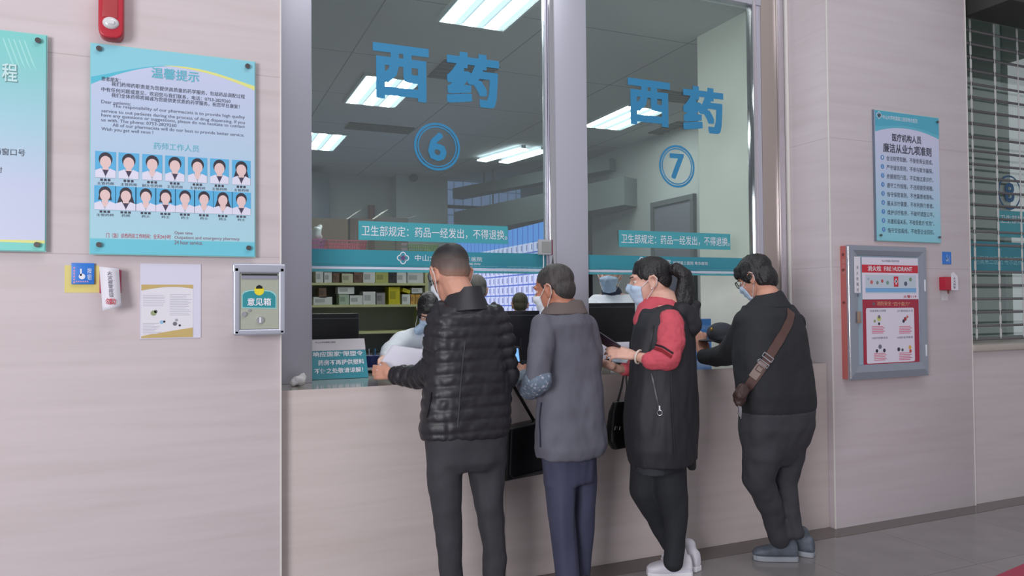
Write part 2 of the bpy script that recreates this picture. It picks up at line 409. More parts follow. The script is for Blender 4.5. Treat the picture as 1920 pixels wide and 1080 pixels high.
# ------------------------------------------------------------------ left wall fittings
def bolts(t, pts, y, r=.011):
    for x, z in pts:
        MB().tube([(x, -.0008, z), (x, y-.008, z)], r*.6, 10).tube([(x, y-.006, z), (x, y-.013, z)], r, 14).build('standoff_bolt', mat('steel_cap', (120, 116, 116), .25, .9), t, smooth=True)
def ramp_mat(name, stops, z0, z1, rough=.25, noise_amt=0):
    """colour runs up the height of a printed board: part of the print itself"""
    m = bpy.data.materials.new(name); m.use_nodes = True; nt = m.node_tree; b = nt.nodes['Principled BSDF']; L = nt.links.new
    tc = nt.nodes.new('ShaderNodeTexCoord'); s = nt.nodes.new('ShaderNodeSeparateXYZ'); L(tc.outputs['Object'], s.inputs[0])
    mr = nt.nodes.new('ShaderNodeMapRange'); mr.inputs[1].default_value = z0; mr.inputs[2].default_value = z1; L(s.outputs[2], mr.inputs[0])
    r = nt.nodes.new('ShaderNodeValToRGB'); e = r.color_ramp.elements
    e[0].position, e[0].color = stops[0][0], rgb(*stops[0][1]); e[1].position, e[1].color = stops[-1][0], rgb(*stops[-1][1])
    for p, c in stops[1:-1]: k = e.new(p); k.color = rgb(*c)
    L(mr.outputs[0], r.inputs[0]); L(r.outputs[0], b.inputs['Base Color']); b.inputs['Roughness'].default_value = rough
    return m
YB = -.03
def board(t, x0, x1, z0, z1, m, y=YB, th=.008):
    box('panel', x0, x1, y, y+th*.5, z0, z1, m, t)
    box('clear_cover', x0-.004, x1+.004, y+th*.5+.0005, y+th, z0-.004, z1+.004, mat('acrylic_edge', (150, 208, 206), .15), t)
def arch(name, t, x0, x1, zt, pts, m, y, th=.0004):
    """print with a curved lower edge: pts are (fraction across, height below zt)"""
    vs = [(x0, y, zt), (x1, y, zt)] + [(x0+(x1-x0)*f, y, zt-d) for f, d in reversed(pts)]
    return link(name, MB().add(vs, [tuple(range(len(vs)))]).mesh(name, False), m, t)
def curve_pts(a, n=24):
    """smooth through control points (f, d)"""
    fs = np.linspace(a[0][0], a[-1][0], n); X = np.array(a, float)
    k = np.polyfit(X[:, 0], X[:, 1], len(a)-1); return [(float(f), float(np.polyval(k, f))) for f in fs]

# notice board with portraits
t = thing('notice_board', 'pale blue acrylic notice board with fifteen staff portraits', 'notice board', 'notice boards on the left wall')
q0 = at(171, 81, YB); q1 = at(477.5, 480.7, YB); X0, X1, Z1, Z0 = q0.x, q1.x, q0.z, q1.z
board(t, X0, X1, Z0, Z1, ramp_mat('portrait_board_print', [(0, (116, 200, 218)), (.07, (116, 200, 218)), (.075, (172, 214, 226)), (.3, (176, 208, 228)), (.75, (192, 204, 230)), (1, (204, 206, 232))], Z0, Z1))
YT = YB-.0012
H = Z1-Z0
arch('header_wave', t, X0, X1, Z1, curve_pts([(0, .16*H), (.25, .1*H), (.5, .065*H), (.75, .08*H), (1, .125*H)]), mat('cyan_print', (142, 206, 222), .3), YB-.0004)
arch('yellow_stripe', t, X0+.4*(X1-X0), X1, Z1, curve_pts([(0, .072*H), (.35, .076*H), (.7, .105*H), (1, .148*H)]), mat('yellow_print', (226, 226, 140), .3), YB-.0003)
arch('deep_wave', t, X0, X0+.55*(X1-X0), Z1, curve_pts([(0, .195*H), (.4, .115*H), (.8, .072*H), (1, .068*H)]), mat('deep_cyan_print', (92, 190, 212), .3), YB-.0002)
BOLD = .012
pxtext('heading', '温馨提示', (284, 135.5), 373, 20, YT, mat('teal_print', (98, 186, 204), .5), t, .014)
for body, x, y, xr, h in [('患者朋友：', 190, 147, 226, 8), ('我们药师的职责是为您提供高质量的药学服务，包括药品调配过程', 209, 157, 459, 8.5),
        ('中有任何问题或意见，欢迎您与我们联系，电话：0753-2829260', 190, 167, 432, 8.5), ('我们全体药师将竭诚为您提供更优质的药学服务，祝您早日康复！', 209, 178, 449, 8.5)]:
    pxtext('text_line', body, (x, y), xr, h, YT, INK, t, .006)
for body, x, y, xr in [('Dear patients:', 190, 191, 245), ('The responsibility of our pharmacists is to provide high quality', 211, 199, 459), ('service to out patients during the process of drug dispensing. If you', 190, 208, 459),
        ('have any questions or suggestions, please do not hesitate to contact', 190, 216, 459), ('us with. The phone: 0753-2829260', 190, 225, 331), ('All of our pharmacists will do our best to provide better service.', 211, 235, 458), ('Wish you get well soon !', 190, 242, 287)]:
    pxtext('text_line', body, (x, y), xr, 8, YT, mat('grey_ink', (96, 98, 120), .7), t, .004)
pxtext('subheading', '药师工作人员', (288, 273), 373, 13, YT, MATS['teal_print'], t, .004)
PH = [mat('photo_blue', (92, 176, 222), .4), mat('photo_skin', (228, 196, 194), .6), mat('photo_hair', (52, 46, 58), .6), mat('photo_coat', (222, 218, 236), .6), mat('photo_collar', (66, 58, 84), .6)]
def portrait(cx, zt, h, wd, long_, collar, roles):
    k = wd/2; zb = zt-h
    mb = MB(); quadxz(mb, cx-k, cx+k, zb+h*.26, zt, YT); p = link('portrait', mb.mesh('p', False), PH[0], t)
    hz = zt-h*.36
    if long_: 
        mb = MB(); mb.add([(cx-k*.5, YT-.0002, hz+h*.1), (cx+k*.5, YT-.0002, hz+h*.1), (cx+k*(.6+.25*long_), YT-.0002, hz-h*.2*(1+long_)), (cx-k*(.6+.25*long_), YT-.0002, hz-h*.2*(1+long_))], [(0, 1, 2, 3)])
        link('printed_hair', mb.mesh('h', False), PH[2], p)
    mb = MB(); disc(mb, (cx, hz+h*.06), h*.27, YT-.0003, 20, rx=.86); link('printed_hair', mb.mesh('h', False), PH[2], p)
    mb = MB(); mb.add([(cx-k*.28, YT-.00035, hz), (cx+k*.28, YT-.00035, hz), (cx+k*.3, YT-.00035, zb+h*.12), (cx-k*.3, YT-.00035, zb+h*.12)], [(0, 1, 2, 3)])
    disc(mb, (cx, hz-h*.045), h*.235, YT-.0005, 20, rx=.8); link('printed_face', mb.mesh('f', False), PH[1], p)
    mb = MB(); y = YT-.0007
    mb.add([(cx-k*.98, y, zb), (cx-k*.98, y, zb+h*.27), (cx-k*.4, y, zb+h*.36), (cx-k*.02, y, zb+h*.06), (cx-k*.02, y, zb)], [(0, 1, 2, 3, 4)])
    mb.add([(cx+k*.98, y, zb), (cx+k*.98, y, zb+h*.27), (cx+k*.4, y, zb+h*.36), (cx+k*.02, y, zb+h*.06), (cx+k*.02, y, zb)], [(0, 1, 2, 3, 4)])
    link('printed_coat', mb.mesh('c', False), PH[3], p)
    if collar: link('printed_collar', MB().add([(cx-k*.3, YT-.0006, zb+h*.3), (cx+k*.3, YT-.0006, zb+h*.3), (cx, YT-.0006, zb+h*.05)], [(0, 1, 2)]).mesh('k', False), PH[4], p)
    # caption: the upper line of small marks is not legible in the photograph
    mb = MB()
    for i in range(3): quadxz(mb, cx-k*.5+i*k*.36, cx-k*.5+i*k*.36+k*.24, zb-h*.13, zb-h*.04, YT)
    link('caption_marks', mb.mesh('n', False), INK, p)
    text('caption_role', roles, cx-k*.2*len(roles), cx+k*.2*len(roles), zb-h*.22, h*.11, YT, INK, p, .006)
z1 = at(198, 284, YT).z; hh = z1-at(198, 333, YT).z
for i, px in enumerate((198, 241.5, 285.5, 328, 370.5, 411.5, 452.5)):
    portrait(at(px, 300, YT).x, z1, hh, .078, 1.0 if i == 6 else 0, i in (0, 1, 3, 5, 6), '副主任药师' if i == 2 else '主管药师')
z1 = at(197, 348, YT).z; hh = z1-at(197, 393, YT).z
for i, px in enumerate((197, 236, 273.5, 310.5, 347, 382.5, 418, 452.5)):
    portrait(at(px, 370, YT).x, z1, hh, .08, {0: .2, 1: 1.3, 6: 1.3, 3: .2}.get(i, 0), i in (1, 3, 7), ['主管药师', '药师', '药士', '药士', '药士', '药士', '药士', '药士'][i])
pxtext('text_line', '门（急）诊西药房工作时间：全天24小时', (199, 441), 320, 9, YT, REDINK, t, .006)
for k, (body, xr) in enumerate((('Open time', 361), ('Outpatient and emergency pharmacy', 449), ('24 hour service.', 380))):
    pxtext('text_line', body, (327, 437+k*8.6), xr, 7.5, YT, mat('mauve_ink', (150, 100, 120), .7), t, .004)
bolts(t, [(at(px, py, YB).x, at(px, py, YB).z) for px, py in ((186, 92), (464, 125), (186, 459), (466, 465))], YB)

# the board at the picture's left edge
t = thing('notice_board', 'green acrylic notice board at the far left, next to the portrait board', 'notice board', 'notice boards on the left wall')
q0 = at(86.5, 67, YB); q1 = at(86, 470.3, YB); X1, Z1, Z0 = q0.x, q0.z, q1.z; X0 = X1-.72; H = Z1-Z0
board(t, X0, X1, Z0, Z1, ramp_mat('process_board_print', [(0, (134, 214, 204)), (.035, (134, 214, 204)), (.04, (206, 210, 232)), (.3, (200, 206, 230)), (.6, (168, 208, 222)), (.85, (140, 206, 206)), (1, (132, 208, 204))], Z0, Z1))
text('heading', '程', at(4, 136, YT).x, at(32, 136, YT).x, at(18, 136, YT).z, .072, YT, mat('pale_heading', (196, 226, 226), .5), t, .016)
text('heading_shadow', '程', at(4, 136, YT).x+.002, at(32, 136, YT).x+.002, at(18, 136, YT).z-.002, .072, YT+.0004, mat('grey_heading', (104, 148, 152), .5), t, .03)
pxtext('text_line', '药窗口号', (-12, 283), 47, 13, YT, INK, t, .006)
pxtext('text_line', '对', (-8, 318), 4, 11, YT, INK, t, .006)
wv = MB()
for k in range(5):
    xa = at(4+k*10, 75, YT).x
    wv.add([(xa, YB-.0003, Z1-.03), (xa+.006, YB-.0003, Z1-.03), (xa+.05, YB-.0003, Z1-.16), (xa+.03, YB-.0003, Z1-.12)], [(0, 1, 2, 3)])
link('light_streaks', wv.mesh('w', False), mat('streak_print', (160, 222, 218), .3), t)
arch('yellow_stripe', t, X0, X1, Z0+.042, curve_pts([(0, .004), (.5, .006), (1, .012)]), MATS['yellow_print'], YB-.0003)
bolts(t, [(at(px, py, YB).x, at(px, py, YB).z) for px, py in ((72, 77), (70, 459), (-30, 66))], YB)

# fire alarm sounder
t = thing('fire_alarm', 'red fire alarm sounder with clear lens above the portrait board', 'alarm')
q = at(183.5, 66, -.07); p = at(231, 66, -.07); zt = at(190, 0, -.05).z+.05; zb = at(205, 71, -.06).z
mb = MB()
out = []
W = (p.x-q.x); cx = (p.x+q.x)/2
for i in range(13):
    a_ = math.pi+math.pi*i/12; out.append((cx+W/2*math.copysign(abs(math.cos(a_))**.6, math.cos(a_)), 0, zb+.045+.045*math.copysign(abs(math.sin(a_))**.8, math.sin(a_))))
out += [(cx+W/2, 0, zt), (cx-W/2, 0, zt)]
mb.poly([(x, -.001, z) for x, y, z in out], (0, -.064, 0)).build('housing', RED, t, smooth=True, bevel=.008, seg=3)
box('sounder_panel', cx-W*.33, cx+W*.27, -.068, -.064, zb+.085, zt-.012, mat('translucent_red', (176, 70, 74), .2), t, bevel=.002)
lens = MB().ball((cx, -.064, zb+.062), (W*.34, .016, .026), 10).build('strobe_lens', mat('clear_lens', (214, 214, 216), .08, spec=.9), t, smooth=True)
box('reflector', cx-.014, cx+.014, -.083, -.078, zb+.054, zb+.07, mat('lamp_reflector', (240, 240, 244), .1, .3), lens)

# blue switch sticker on yellow tape, call point with paper
t = thing('blue_switch_plate', 'square blue plate with a hand symbol on yellow tape', 'switch plate')
q = at(134, 493, -.006); p = at(177, 533, -.006)
box('yellow_tape', q.x-.025, p.x+.018, -.0012, -.0002, p.z-.035, q.z-.01, mat('yellow_tape', (222, 206, 124), .5), t)
box('plate', q.x, p.x, -.012, -.0014, p.z, q.z, mat('blue_plate', (46, 120, 210), .35), t, bevel=.002)
mb = MB(); c = ((q.x+p.x)/2-.003, (q.z+p.z)/2-.004)
disc(mb, (c[0], c[1]-.008), .012, -.0124, 14); quadxz(mb, c[0]-.007, c[0]-.001, c[1]-.006, c[1]+.024, -.0124)
link('hand_symbol', mb.mesh('h', False), WHITE, t)
mb = MB()
for i in range(6): quadxz(mb, q.x+.008, q.x+.014, q.z-.025-.012*i, q.z-.017-.012*i, -.0124)
for i in range(6): quadxz(mb, c[0]-.022+.008*i, c[0]-.017+.008*i, p.z+.008, p.z+.014, -.0124)
link('small_print', mb.mesh('h', False), mat('pink_print', (200, 150, 190), .5), t)
text('vertical_print', '按', p.x-.026, p.x-.01, (q.z+p.z)/2+.012, .022, -.0124, WHITE, t); text('vertical_print', '钮', p.x-.026, p.x-.01, (q.z+p.z)/2-.014, .022, -.0124, WHITE, t)

t = thing('fire_call_point', 'red fire call point covered by a white paper slip', 'call point')
q = at(186.5, 505, -.045); p = at(226, 550, -.045)
box('housing', q.x, p.x, -.05, 0, p.z, q.z, mat('crimson_plastic', (168, 30, 78), .4), t, bevel=.004)
A, B, C_, D_ = at(186, 500, -.053), at(223, 503, -.053), at(228, 575, -.06), at(193, 583, -.06)
mb = MB(); n = 10; vs = []; fs = []
for i in range(n+1):
    f = i/n; l = A.lerp(D_, f); r = B.lerp(C_, f); off = Vector((0, -.012*math.sin(f*1.4)*f, 0))
    vs += [l+off, r+off+Vector((0, .004*f, 0))]
for i in range(n): fs.append((2*i, 2*i+1, 2*i+3, 2*i+2))
mb.add(vs, fs); me = mb.mesh('p', False)
bm = bmesh.new(); bm.from_mesh(me); bmesh.ops.solidify(bm, geom=bm.faces, thickness=.0006); bm.to_mesh(me); bm.free()
pp = link('paper_slip', me, mat('white_paper', (226, 222, 232), .7), t, True)
for k, ch in enumerate('火灾报警按钮'):
    c = at(205.5+k*.6, 512+k*8.3, -.058-.0016*k); text('character', ch, c.x-.0085, c.x+.0085, c.z, .017, c.y, INK, pp)
for k, (ch, px) in enumerate((('勿', 203.5), ('动', 211.5))):
    c = at(px, 565, -.0735); text('character', ch, c.x-.011, c.x+.011, c.z, .026, c.y, REDINK, pp, .015)

# paper notice in a plastic sleeve
t = thing('paper_notice', 'white printed page with two ochre waves taped to the wall', 'paper notice')
q = at(263, 494, -.003); p = at(376.5, 633, -.003); YN = -.0042
box('sleeve', q.x, p.x, -.0035, -.0004, p.z, q.z, mat('sleeve_paper', (216, 212, 230), .3), t)
xa, xb = at(265, 560, YN).x, at(362, 560, YN).x; za = at(265, 533.5, YN).z; zb = at(265, 634, YN).z
q2 = MB(); quadxz(q2, xa, xb, zb, za, YN); pg = link('printed_page', q2.mesh('p', False), mat('page_paper', (224, 220, 228), .7), t)
OC = mat('ochre_print', (196, 170, 110), .7)
vs = [(xa+(xb-xa)*f, YN-.0004, za-.026+.016*math.sin(f*2.6)) for f in np.linspace(0, 1, 12)]
link('ochre_wave', MB().add([(xa, YN-.0004, za), *vs, (xb, YN-.0004, za)], [tuple(range(14))]).mesh('o', False), OC, pg)
vs = [(xa+(xb-xa)*f, YN-.0004, zb+.008+.034*(f**.9)) for f in np.linspace(0, 1, 12)]
link('ochre_wave', MB().add([(xa, YN-.0004, zb), *vs, (xb, YN-.0004, zb)], [tuple(range(14))]).mesh('o', False), OC, pg)
mb = MB(); rr = random.Random(3)
for i in range(7): quadxz(mb, xa+.006, xa+.006+(.08+.012*rr.random()), za-.048-.0075*i, za-.046-.0075*i, YN-.0005)
for i in range(13): quadxz(mb, xa+.112, xa+.112+(.06+.028*rr.random()), za-.044-.0075*i, za-.042-.0075*i, YN-.0005)
for i in range(8): quadxz(mb, xa+.006, xa+.05+.03*rr.random(), zb+.062-.0065*i, zb+.064-.0065*i, YN-.0005)
link('print_lines', mb.mesh('l', False), mat('faint_ink', (184, 182, 200), .7), pg)
for px, py, r, c in ((288, 587, .012, (150, 160, 120)), (292, 584, .007, (92, 100, 96)), (303, 604, .008, (150, 190, 220)), (308, 603, .005, (50, 50, 60)), (328, 607, .009, (110, 110, 120)), (337, 610, .005, (50, 52, 70)), (331, 600, .006, (160, 160, 165))):
    c_ = at(px, py, YN); link('small_picture', disc(MB(), (c_.x, c_.z), r, YN-.0006, 9).mesh('d', False), mat('pic_%d_%d_%d' % c, c, .7), pg)

# suggestion box
t = thing('suggestion_box', 'silver wall box with a teal label, below the portrait board', 'suggestion box')
YX = -.105
q = at(437, 497, YX); p = at(535.5, 627, YX); x0, x1, z1, z0 = q.x, p.x, q.z-.005, p.z
BOXM = mat('satin_aluminium', (186, 190, 196), .3, .7)
box('body', x0+.004, x1-.004, YX+.03, 0, z0+.006, z1-.006, BOXM, t, bevel=.004)
def bar(x_0, x_1, z_0, z_1, nm, mm=BOXM): return box(nm, x_0, x_1, YX-.006, YX+.031, z_0, z_1, mm, t, bevel=.009, seg=4)
FR = mat('pale_aluminium', (196, 198, 212), .3, .55)
bar(x0, x0+.030, z0, z1, 'frame_bar', FR); bar(x1-.030, x1, z0, z1, 'frame_bar', FR); bar(x0+.001, x1-.001, z0-.001, z0+.026, 'frame_bar', FR)
bar(x0-.003, x1+.001, z1-.03, z1+.012, 'frame_bar', FR)
DOOR = mat('sage_panel', (186, 190, 174), .3, .35)
d = box('front_door', x0+.0305, x1-.0305, YX, YX+.029, z0+.027, z1-.031, DOOR, t)
box('slot', x0+.035, x1-.035, YX-.002, YX+.002, z1-.040, z1-.033, BLACK, t)
box('slot_flap', x0+.034, x1-.034, YX-.004, YX+.003, z1-.056, z1-.041, mat('flap_grey', (150, 150, 166), .4, .3), t)
def pts(l, y): return [(at(px, py, y).x, y, at(px, py, y).z) for px, py in l]
yy = YX-.001
link('teal_label_rim', MB().add(*[(lambda v: (v, [tuple(range(len(v)))]))(pts([(453.5, 578), (453.5, 552), (457, 547), (466, 544), (486, 543), (507, 545), (515, 549), (518.5, 554), (518.5, 579)], yy))][0]).mesh('r', False), mat('pale_teal', (150, 206, 206), .5), d)
lb = link('teal_label', MB().add(*[(lambda v: (v, [tuple(range(len(v)))]))(pts([(455, 576), (455, 553), (458, 549), (467, 546), (486, 545), (506, 547), (513, 551), (516.5, 556), (516.5, 577)], yy-.0004))][0]).mesh('r', False), mat('label_teal', (42, 142, 152), .5), d)
pxtext('label_lettering', '意见箱', (464, 566), 508, 14, yy-.0009, WHITE, lb, .02)
c = at(486, 545, yy); link('yellow_emblem', disc(disc(MB(), (c.x, c.z), .021, yy-.0010, 24), (c.x, c.z), .016, yy-.0014, 24).mesh('e', False), mat('emblem_yellow', (232, 214, 50), .5), lb)
c = at(486, 539.5, yy); mb = MB(); mb.add([(c.x-.015, yy-.002, c.z-.004), (c.x+.015, yy-.002, c.z-.004), (c.x+.012, yy-.002, c.z+.006), (c.x, yy-.002, c.z+.013), (c.x-.012, yy-.002, c.z+.006)], [(0, 1, 2, 3, 4)]); link('emblem_cap', mb.mesh('e', False), BLACK, lb)
for px, py, r, nm in ((457.5, 589, .011, 'lock'), (467, 582, .006, 'rivet'), (487.5, 600, .016, 'key_knob')):
    c = at(px, py, YX); o = MB().tube([(c.x, YX+.002, c.z), (c.x, YX-.008, c.z)], r, 20).build(nm, CHROME, d, smooth=True)
    if nm == 'key_knob': box('key_slot', c.x-.003, c.x+.003, YX-.0095, YX-.0078, c.z-.012, c.z+.012, WHITE, o)

# ------------------------------------------------------------------ fittings on the pier
t = thing('code_of_conduct_board', 'blue-white board of nine numbered rules above the hydrant cabinet', 'notice board')
YR = -.014
q = at(1640, 205, YR); p = at(1764.5, 455, YR); X0, X1, Z1, Z0 = q.x, p.x, q.z-.004, p.z; H = Z1-Z0
board(t, X0, X1, Z0, Z1, ramp_mat('rules_board_print', [(0, (140, 206, 222)), (.12, (150, 208, 226)), (.4, (184, 206, 232)), (.8, (206, 206, 234)), (1, (206, 206, 234))], Z0, Z1), y=YR)
box('panel_edge', X0-.012, X0-.0045, YR+.001, -.001, Z0-.004, Z1+.004, mat('board_edge', (110, 120, 138), .4), t)
YT = YR-.0012
arch('header_wave', t, X0, X1, Z1, curve_pts([(0, .165*H), (.25, .125*H), (.5, .115*H), (.75, .13*H), (1, .17*H)]), mat('rules_header', (96, 184, 208), .3), YR-.0006)
arch('header_band', t, X0, X1, Z1, curve_pts([(0, .12*H), (.25, .105*H), (.5, .095*H), (.75, .11*H), (1, .14*H)]), mat('rules_header_deep', (80, 172, 198), .3), YR-.0009)
c = at(1648, 216, YT); emblem('emblem', (c.x, c.z), .026, YT-.0004, t, WHITE, PURPLE)
pxtext('header_lettering', '中山大学附属第三医院粤东医院', (1655, 219), 1720, 8, YT, WHITE, t, .004)
pxtext('heading', '医疗机构人员', (1673, 257), 1727, 14.5, YT, INK, t, .014)
pxtext('heading', '廉洁从业九项准则', (1656, 276), 1746, 17, YT, INK, t, .016)
RULES = ['合法按劳取酬，不接受商业提成。', '严守诚信原则，不参与欺诈骗保。', '依据规范行医，不实施过度诊疗。', '遵守工作规程，不违规接受捐赠。', '恪守保密准则，不泄露患者隐私。', '服从诊疗需要，不牟利转介患者。', '维护诊疗秩序，不破坏就医公平。', '共建和谐关系，不收受患方“红包”。', '恪守交往底线，不收受企业回扣。']
for k, s in enumerate(RULES):
    c = at(1654.5+.32*k, 295+16.9*k, YT); link('rule_bullet', disc(MB(), (c.x, c.z), .016, YT, 18).mesh('b', False), mat('bullet_blue', (82, 140, 200), .5), t)
    text('rule_number', str(k+1), c.x-.005, c.x+.005, c.z, .017, YT-.0004, WHITE, t)
    pxtext('rule_text', s, (1662+.32*k, 296.5+16.9*k), 1749+.35*k, 9.5, YT, INK, t, .004)
bolts(t, [(at(px, py, YR).x, at(px, py, YR).z) for px, py in ((1756, 229), (1650, 441), (1760, 445), (1647, 216))], YR, .008)

t = thing('fire_hydrant_cabinet', 'silver framed fire hydrant cabinet with red posters on the stone pier', 'cabinet')
x0 = at(1575, 460, 0).x; DF = -.06; x1 = at(1739, 600, DF).x; z1 = at(1588, 459, DF).z; z0 = at(1597, 713, DF).z
box('body', x0, x1-.004, -.046, 0, z0+.004, z1-.004, mat('faded_red_steel', (184, 100, 96), .45), t)
d = empty('door'); d.parent = t
FRM = mat('cabinet_frame_aluminium', (164, 170, 184), .3, .6)
fw = .085
mb = MB()
o_ = [(x0, z0), (x1, z0), (x1, z1), (x0, z1)]; i_ = [(x0+fw, z0+fw*1.1), (x1-fw*.75, z0+fw*1.1), (x1-fw*.75, z1-fw*.75), (x0+fw, z1-fw*.75)]
for k in range(4):
    a, b, c, e = o_[k], o_[(k+1) % 4], i_[(k+1) % 4], i_[k]
    mid = lambda u, v: ((u[0]+v[0])/2, (u[1]+v[1])/2)
    am, bm_ = mid(a, e), mid(b, c)
    mb.add([(a[0], -.047, a[1]), (b[0], -.047, b[1]), (b[0], DF, b[1]), (a[0], DF, a[1]), (bm_[0], DF-.006, bm_[1]), (am[0], DF-.006, am[1]), (c[0], DF+.004, c[1]), (e[0], DF+.004, e[1]), (c[0], -.047, c[1]), (e[0], -.047, e[1])],
           [(0, 1, 2, 3), (3, 2, 4, 5), (5, 4, 6, 7), (7, 6, 8, 9), (9, 8, 1, 0)])
mb.build('door_frame', FRM, d)
YD = -.05
box('door_glass', x0+fw+.0005, x1-fw*.75-.0005, YD, YD+.002, z0+fw*1.1+.0005, z1-fw*.75-.0005, mat('cabinet_glass_back', (150, 170, 186), .2), d)
MB().tube([(x0+.004, DF-.001, z0+.01), (x0+.004, DF-.001, z1-.01)], .007, 10).build('edge_rail', CHROME, d, smooth=True)
for za, zb_ in ((z1-.30, z1-.22), (z0+.13, z0+.21)): box('hinge', x1-.03, x1-.018, DF-.008, DF, za, zb_, mat('hinge_white', (236, 238, 244), .3, .3), d, bevel=.002)
for k, zz in enumerate((z1-.06, z1-.16, z1-.37)): MB().tube([(x0-.001, -.024, zz), (x0-.005, -.024, zz)], .009, 12).build('side_bolt', mat('dull_red', (120, 62, 62), .5), t, smooth=True)
for k, (px, py, body) in enumerate(((1581, 487, '消火栓'),)):
    mb = MB()
    for i, ch in enumerate(body):
        v, f = glyphs(ch, 0); lo, hi = v.min(0), v.max(0); s = .026
        mb.add([(x0-.0006, -.012-(p_[0]-lo[0])/(hi[0]-lo[0])*s, z1-.09-.034*i-(1-(p_[1]-lo[1])/(hi[1]-lo[1]))*s) for p_ in v], f)
    link('side_lettering', mb.mesh('s', False), mat('pale_red', (206, 150, 150), .6), t)
YQ = YD-.0012
def P(l): return [(at(px, py, YQ).x, at(px, py, YQ).z) for px, py in l]
# upper poster
xa, xb = at(1616, 500, YQ).x, at(1721, 500, YQ).x; zt, zm = at(1616, 482, YQ).z, at(1616, 561.5, YQ).z; zb2 = at(1616, 692, YQ).z
u = link('hydrant_poster', quadxz(MB(), xa, xb, zm+.001, zt, YQ).mesh('u', False), mat('poster_white', (226, 220, 236), .4), d)
pxtext('small_heading', '中山大学附属第三医院粤东医院', (1653, 489), 1686, 4, YQ-.0006, mat('grey_ink', (96, 98, 120), .7), u)
Z = lambda py: at(1616, py, YQ).z
link('red_band', quadxz(MB(), xa, xb, Z(511), Z(496), YQ-.0004).mesh('b', False), mat('poster_red', (204, 44, 62), .4), u)
pxtext('band_lettering', '消火栓', (1627, 503), 1652, 10, YQ-.0008, WHITE, u, .02)
pxtext('band_lettering', 'FIRE HUDRANT', (1657.5, 504), 1710, 8, YQ-.0008, WHITE, u, .012)
for c, l in (((196, 206, 220), (1622, 1717, 515, 551)), ((124, 176, 224), (1622, 1717, 540, 549))):
    link('picture_strip', quadxz(MB(), at(l[0], 500, YQ).x, at(l[1], 500, YQ).x, Z(l[3]-1), Z(l[2]), YQ-.0004-(.0003 if c[2] == 224 else 0)).mesh('b', False), mat('strip_%d' % c[0], c, .5), u)
for px, py, c, r in ((1634, 529, (200, 110, 110), .014), (1645, 530, (120, 130, 130), .012), (1654, 527, (190, 90, 90), .012), (1664, 530, (120, 160, 140), .014), (1698, 532, (90, 92, 120), .016), (1707, 524, (120, 150, 120), .014), (1628, 523, (170, 180, 200), .01)):
    c_ = at(px, py, YQ); link('tiny_picture', disc(MB(), (c_.x, c_.z), r, YQ-.0009, 7).mesh('d', False), mat('pic_%d_%d_%d' % c, c, .7), u)
c_ = at(1680, 528, YQ); mb = MB(); quadxz(mb, c_.x-.021, c_.x+.021, c_.z-.034, c_.z+.034, YQ-.0009); k_ = link('red_symbol', mb.mesh('d', False), MATS['poster_red'], u)
mb = MB(); quadxz(mb, c_.x-.014, c_.x+.014, c_.z-.006, c_.z+.008, YQ-.0012); quadxz(mb, c_.x-.005, c_.x+.005, c_.z-.02, c_.z+.02, YQ-.0012); link('symbol_cross', mb.mesh('d', False), WHITE, k_)
pxtext('red_print', '火警119', (1694, 556), 1718, 5, YQ-.0008, REDINK, u, .01)
# lower poster
l_ = link('safety_poster', quadxz(MB(), xa, xb, zb2, zm-.001, YQ).mesh('l', False), mat('poster_crimson', (166, 40, 66), .4), d)
pxtext('poster_heading', '消防安全', (1644, 569), 1671, 8, YQ-.0008, mat('gold_print', (226, 160, 130), .5), l_, .01)
pxtext('poster_heading', '“四个能力”', (1673, 570), 1706, 8, YQ-.0008, MATS['gold_print'], l_, .01)
c_ = at(1638, 570, YQ); link('poster_crest', disc(MB(), (c_.x, c_.z), .013, YQ-.0006, 12).mesh('d', False), mat('crest_print', (120, 90, 100), .5), l_)
xc, xd = at(1624, 600, YQ).x, at(1714, 600, YQ).x; zc_, zd = Z(578), Z(682.5)
mb = MB(); rr_ = .012; vs = []
for cx_, cz_, a0 in ((xd-rr_, zc_-rr_, 0), (xc+rr_, zc_-rr_, 90), (xc+rr_, zd+rr_, 180), (xd-rr_, zd+rr_, 270)):
    for i in range(5): a_ = math.radians(a0+i*22.5); vs.append((cx_+rr_*math.cos(a_), YQ-.0004, cz_+rr_*math.sin(a_)))
wp = link('white_field', mb.add(vs, [tuple(range(len(vs)))]).mesh('w', False), MATS['poster_white'], l_)
for i, (px, py) in enumerate(((1631, 583), (1682, 583), (1635, 634), (1682, 633))):
    pxtext('item_heading', ['1检查消除火灾隐患', '2扑救初起火灾', '3组织疏散逃生', '4消防宣传教育'][i], (px, py), px+30, 4, YQ-.0008, INK, wp, .006)
    mb = MB()
    for k in range(5): quadxz(mb, at(px+3, py, YQ).x, at(px+3+(24 if k % 2 else 21), py, YQ).x, at(px, py+30.2+k*3.1, YQ).z, at(px, py+28.6+k*3.1, YQ).z, YQ-.0008)
    link('item_lines', mb.mesh('t', False), mat('pink_ink', (214, 130, 150), .7), wp)
for px, py, r, c in ((1648, 597, .02, (206, 206, 120)), (1648, 594, .012, (110, 112, 120)), (1648, 607, .010, (50, 52, 60)), (1640, 602, .01, (150, 160, 110)), (1697, 598, .014, (160, 60, 70)), (1694, 602, .012, (60, 62, 80)), (1701, 594, .01, (200, 110, 90)), (1650, 650, .016, (120, 118, 140)), (1644, 658, .012, (52, 50, 70)), (1658, 657, .013, (60, 58, 80)), (1685, 655, .014, (60, 58, 70)), (1692, 656, .011, (90, 88, 100)), (1706, 651, .014, (220, 170, 80)), (1707, 658, .012, (190, 80, 70))):
    c_ = at(px, py, YQ); link('item_picture', disc(MB(), (c_.x, c_.z), r, YQ-.0009-.0001*(py % 5), 8).mesh('d', False), mat('pic_%d_%d_%d' % c, c, .7), wp)
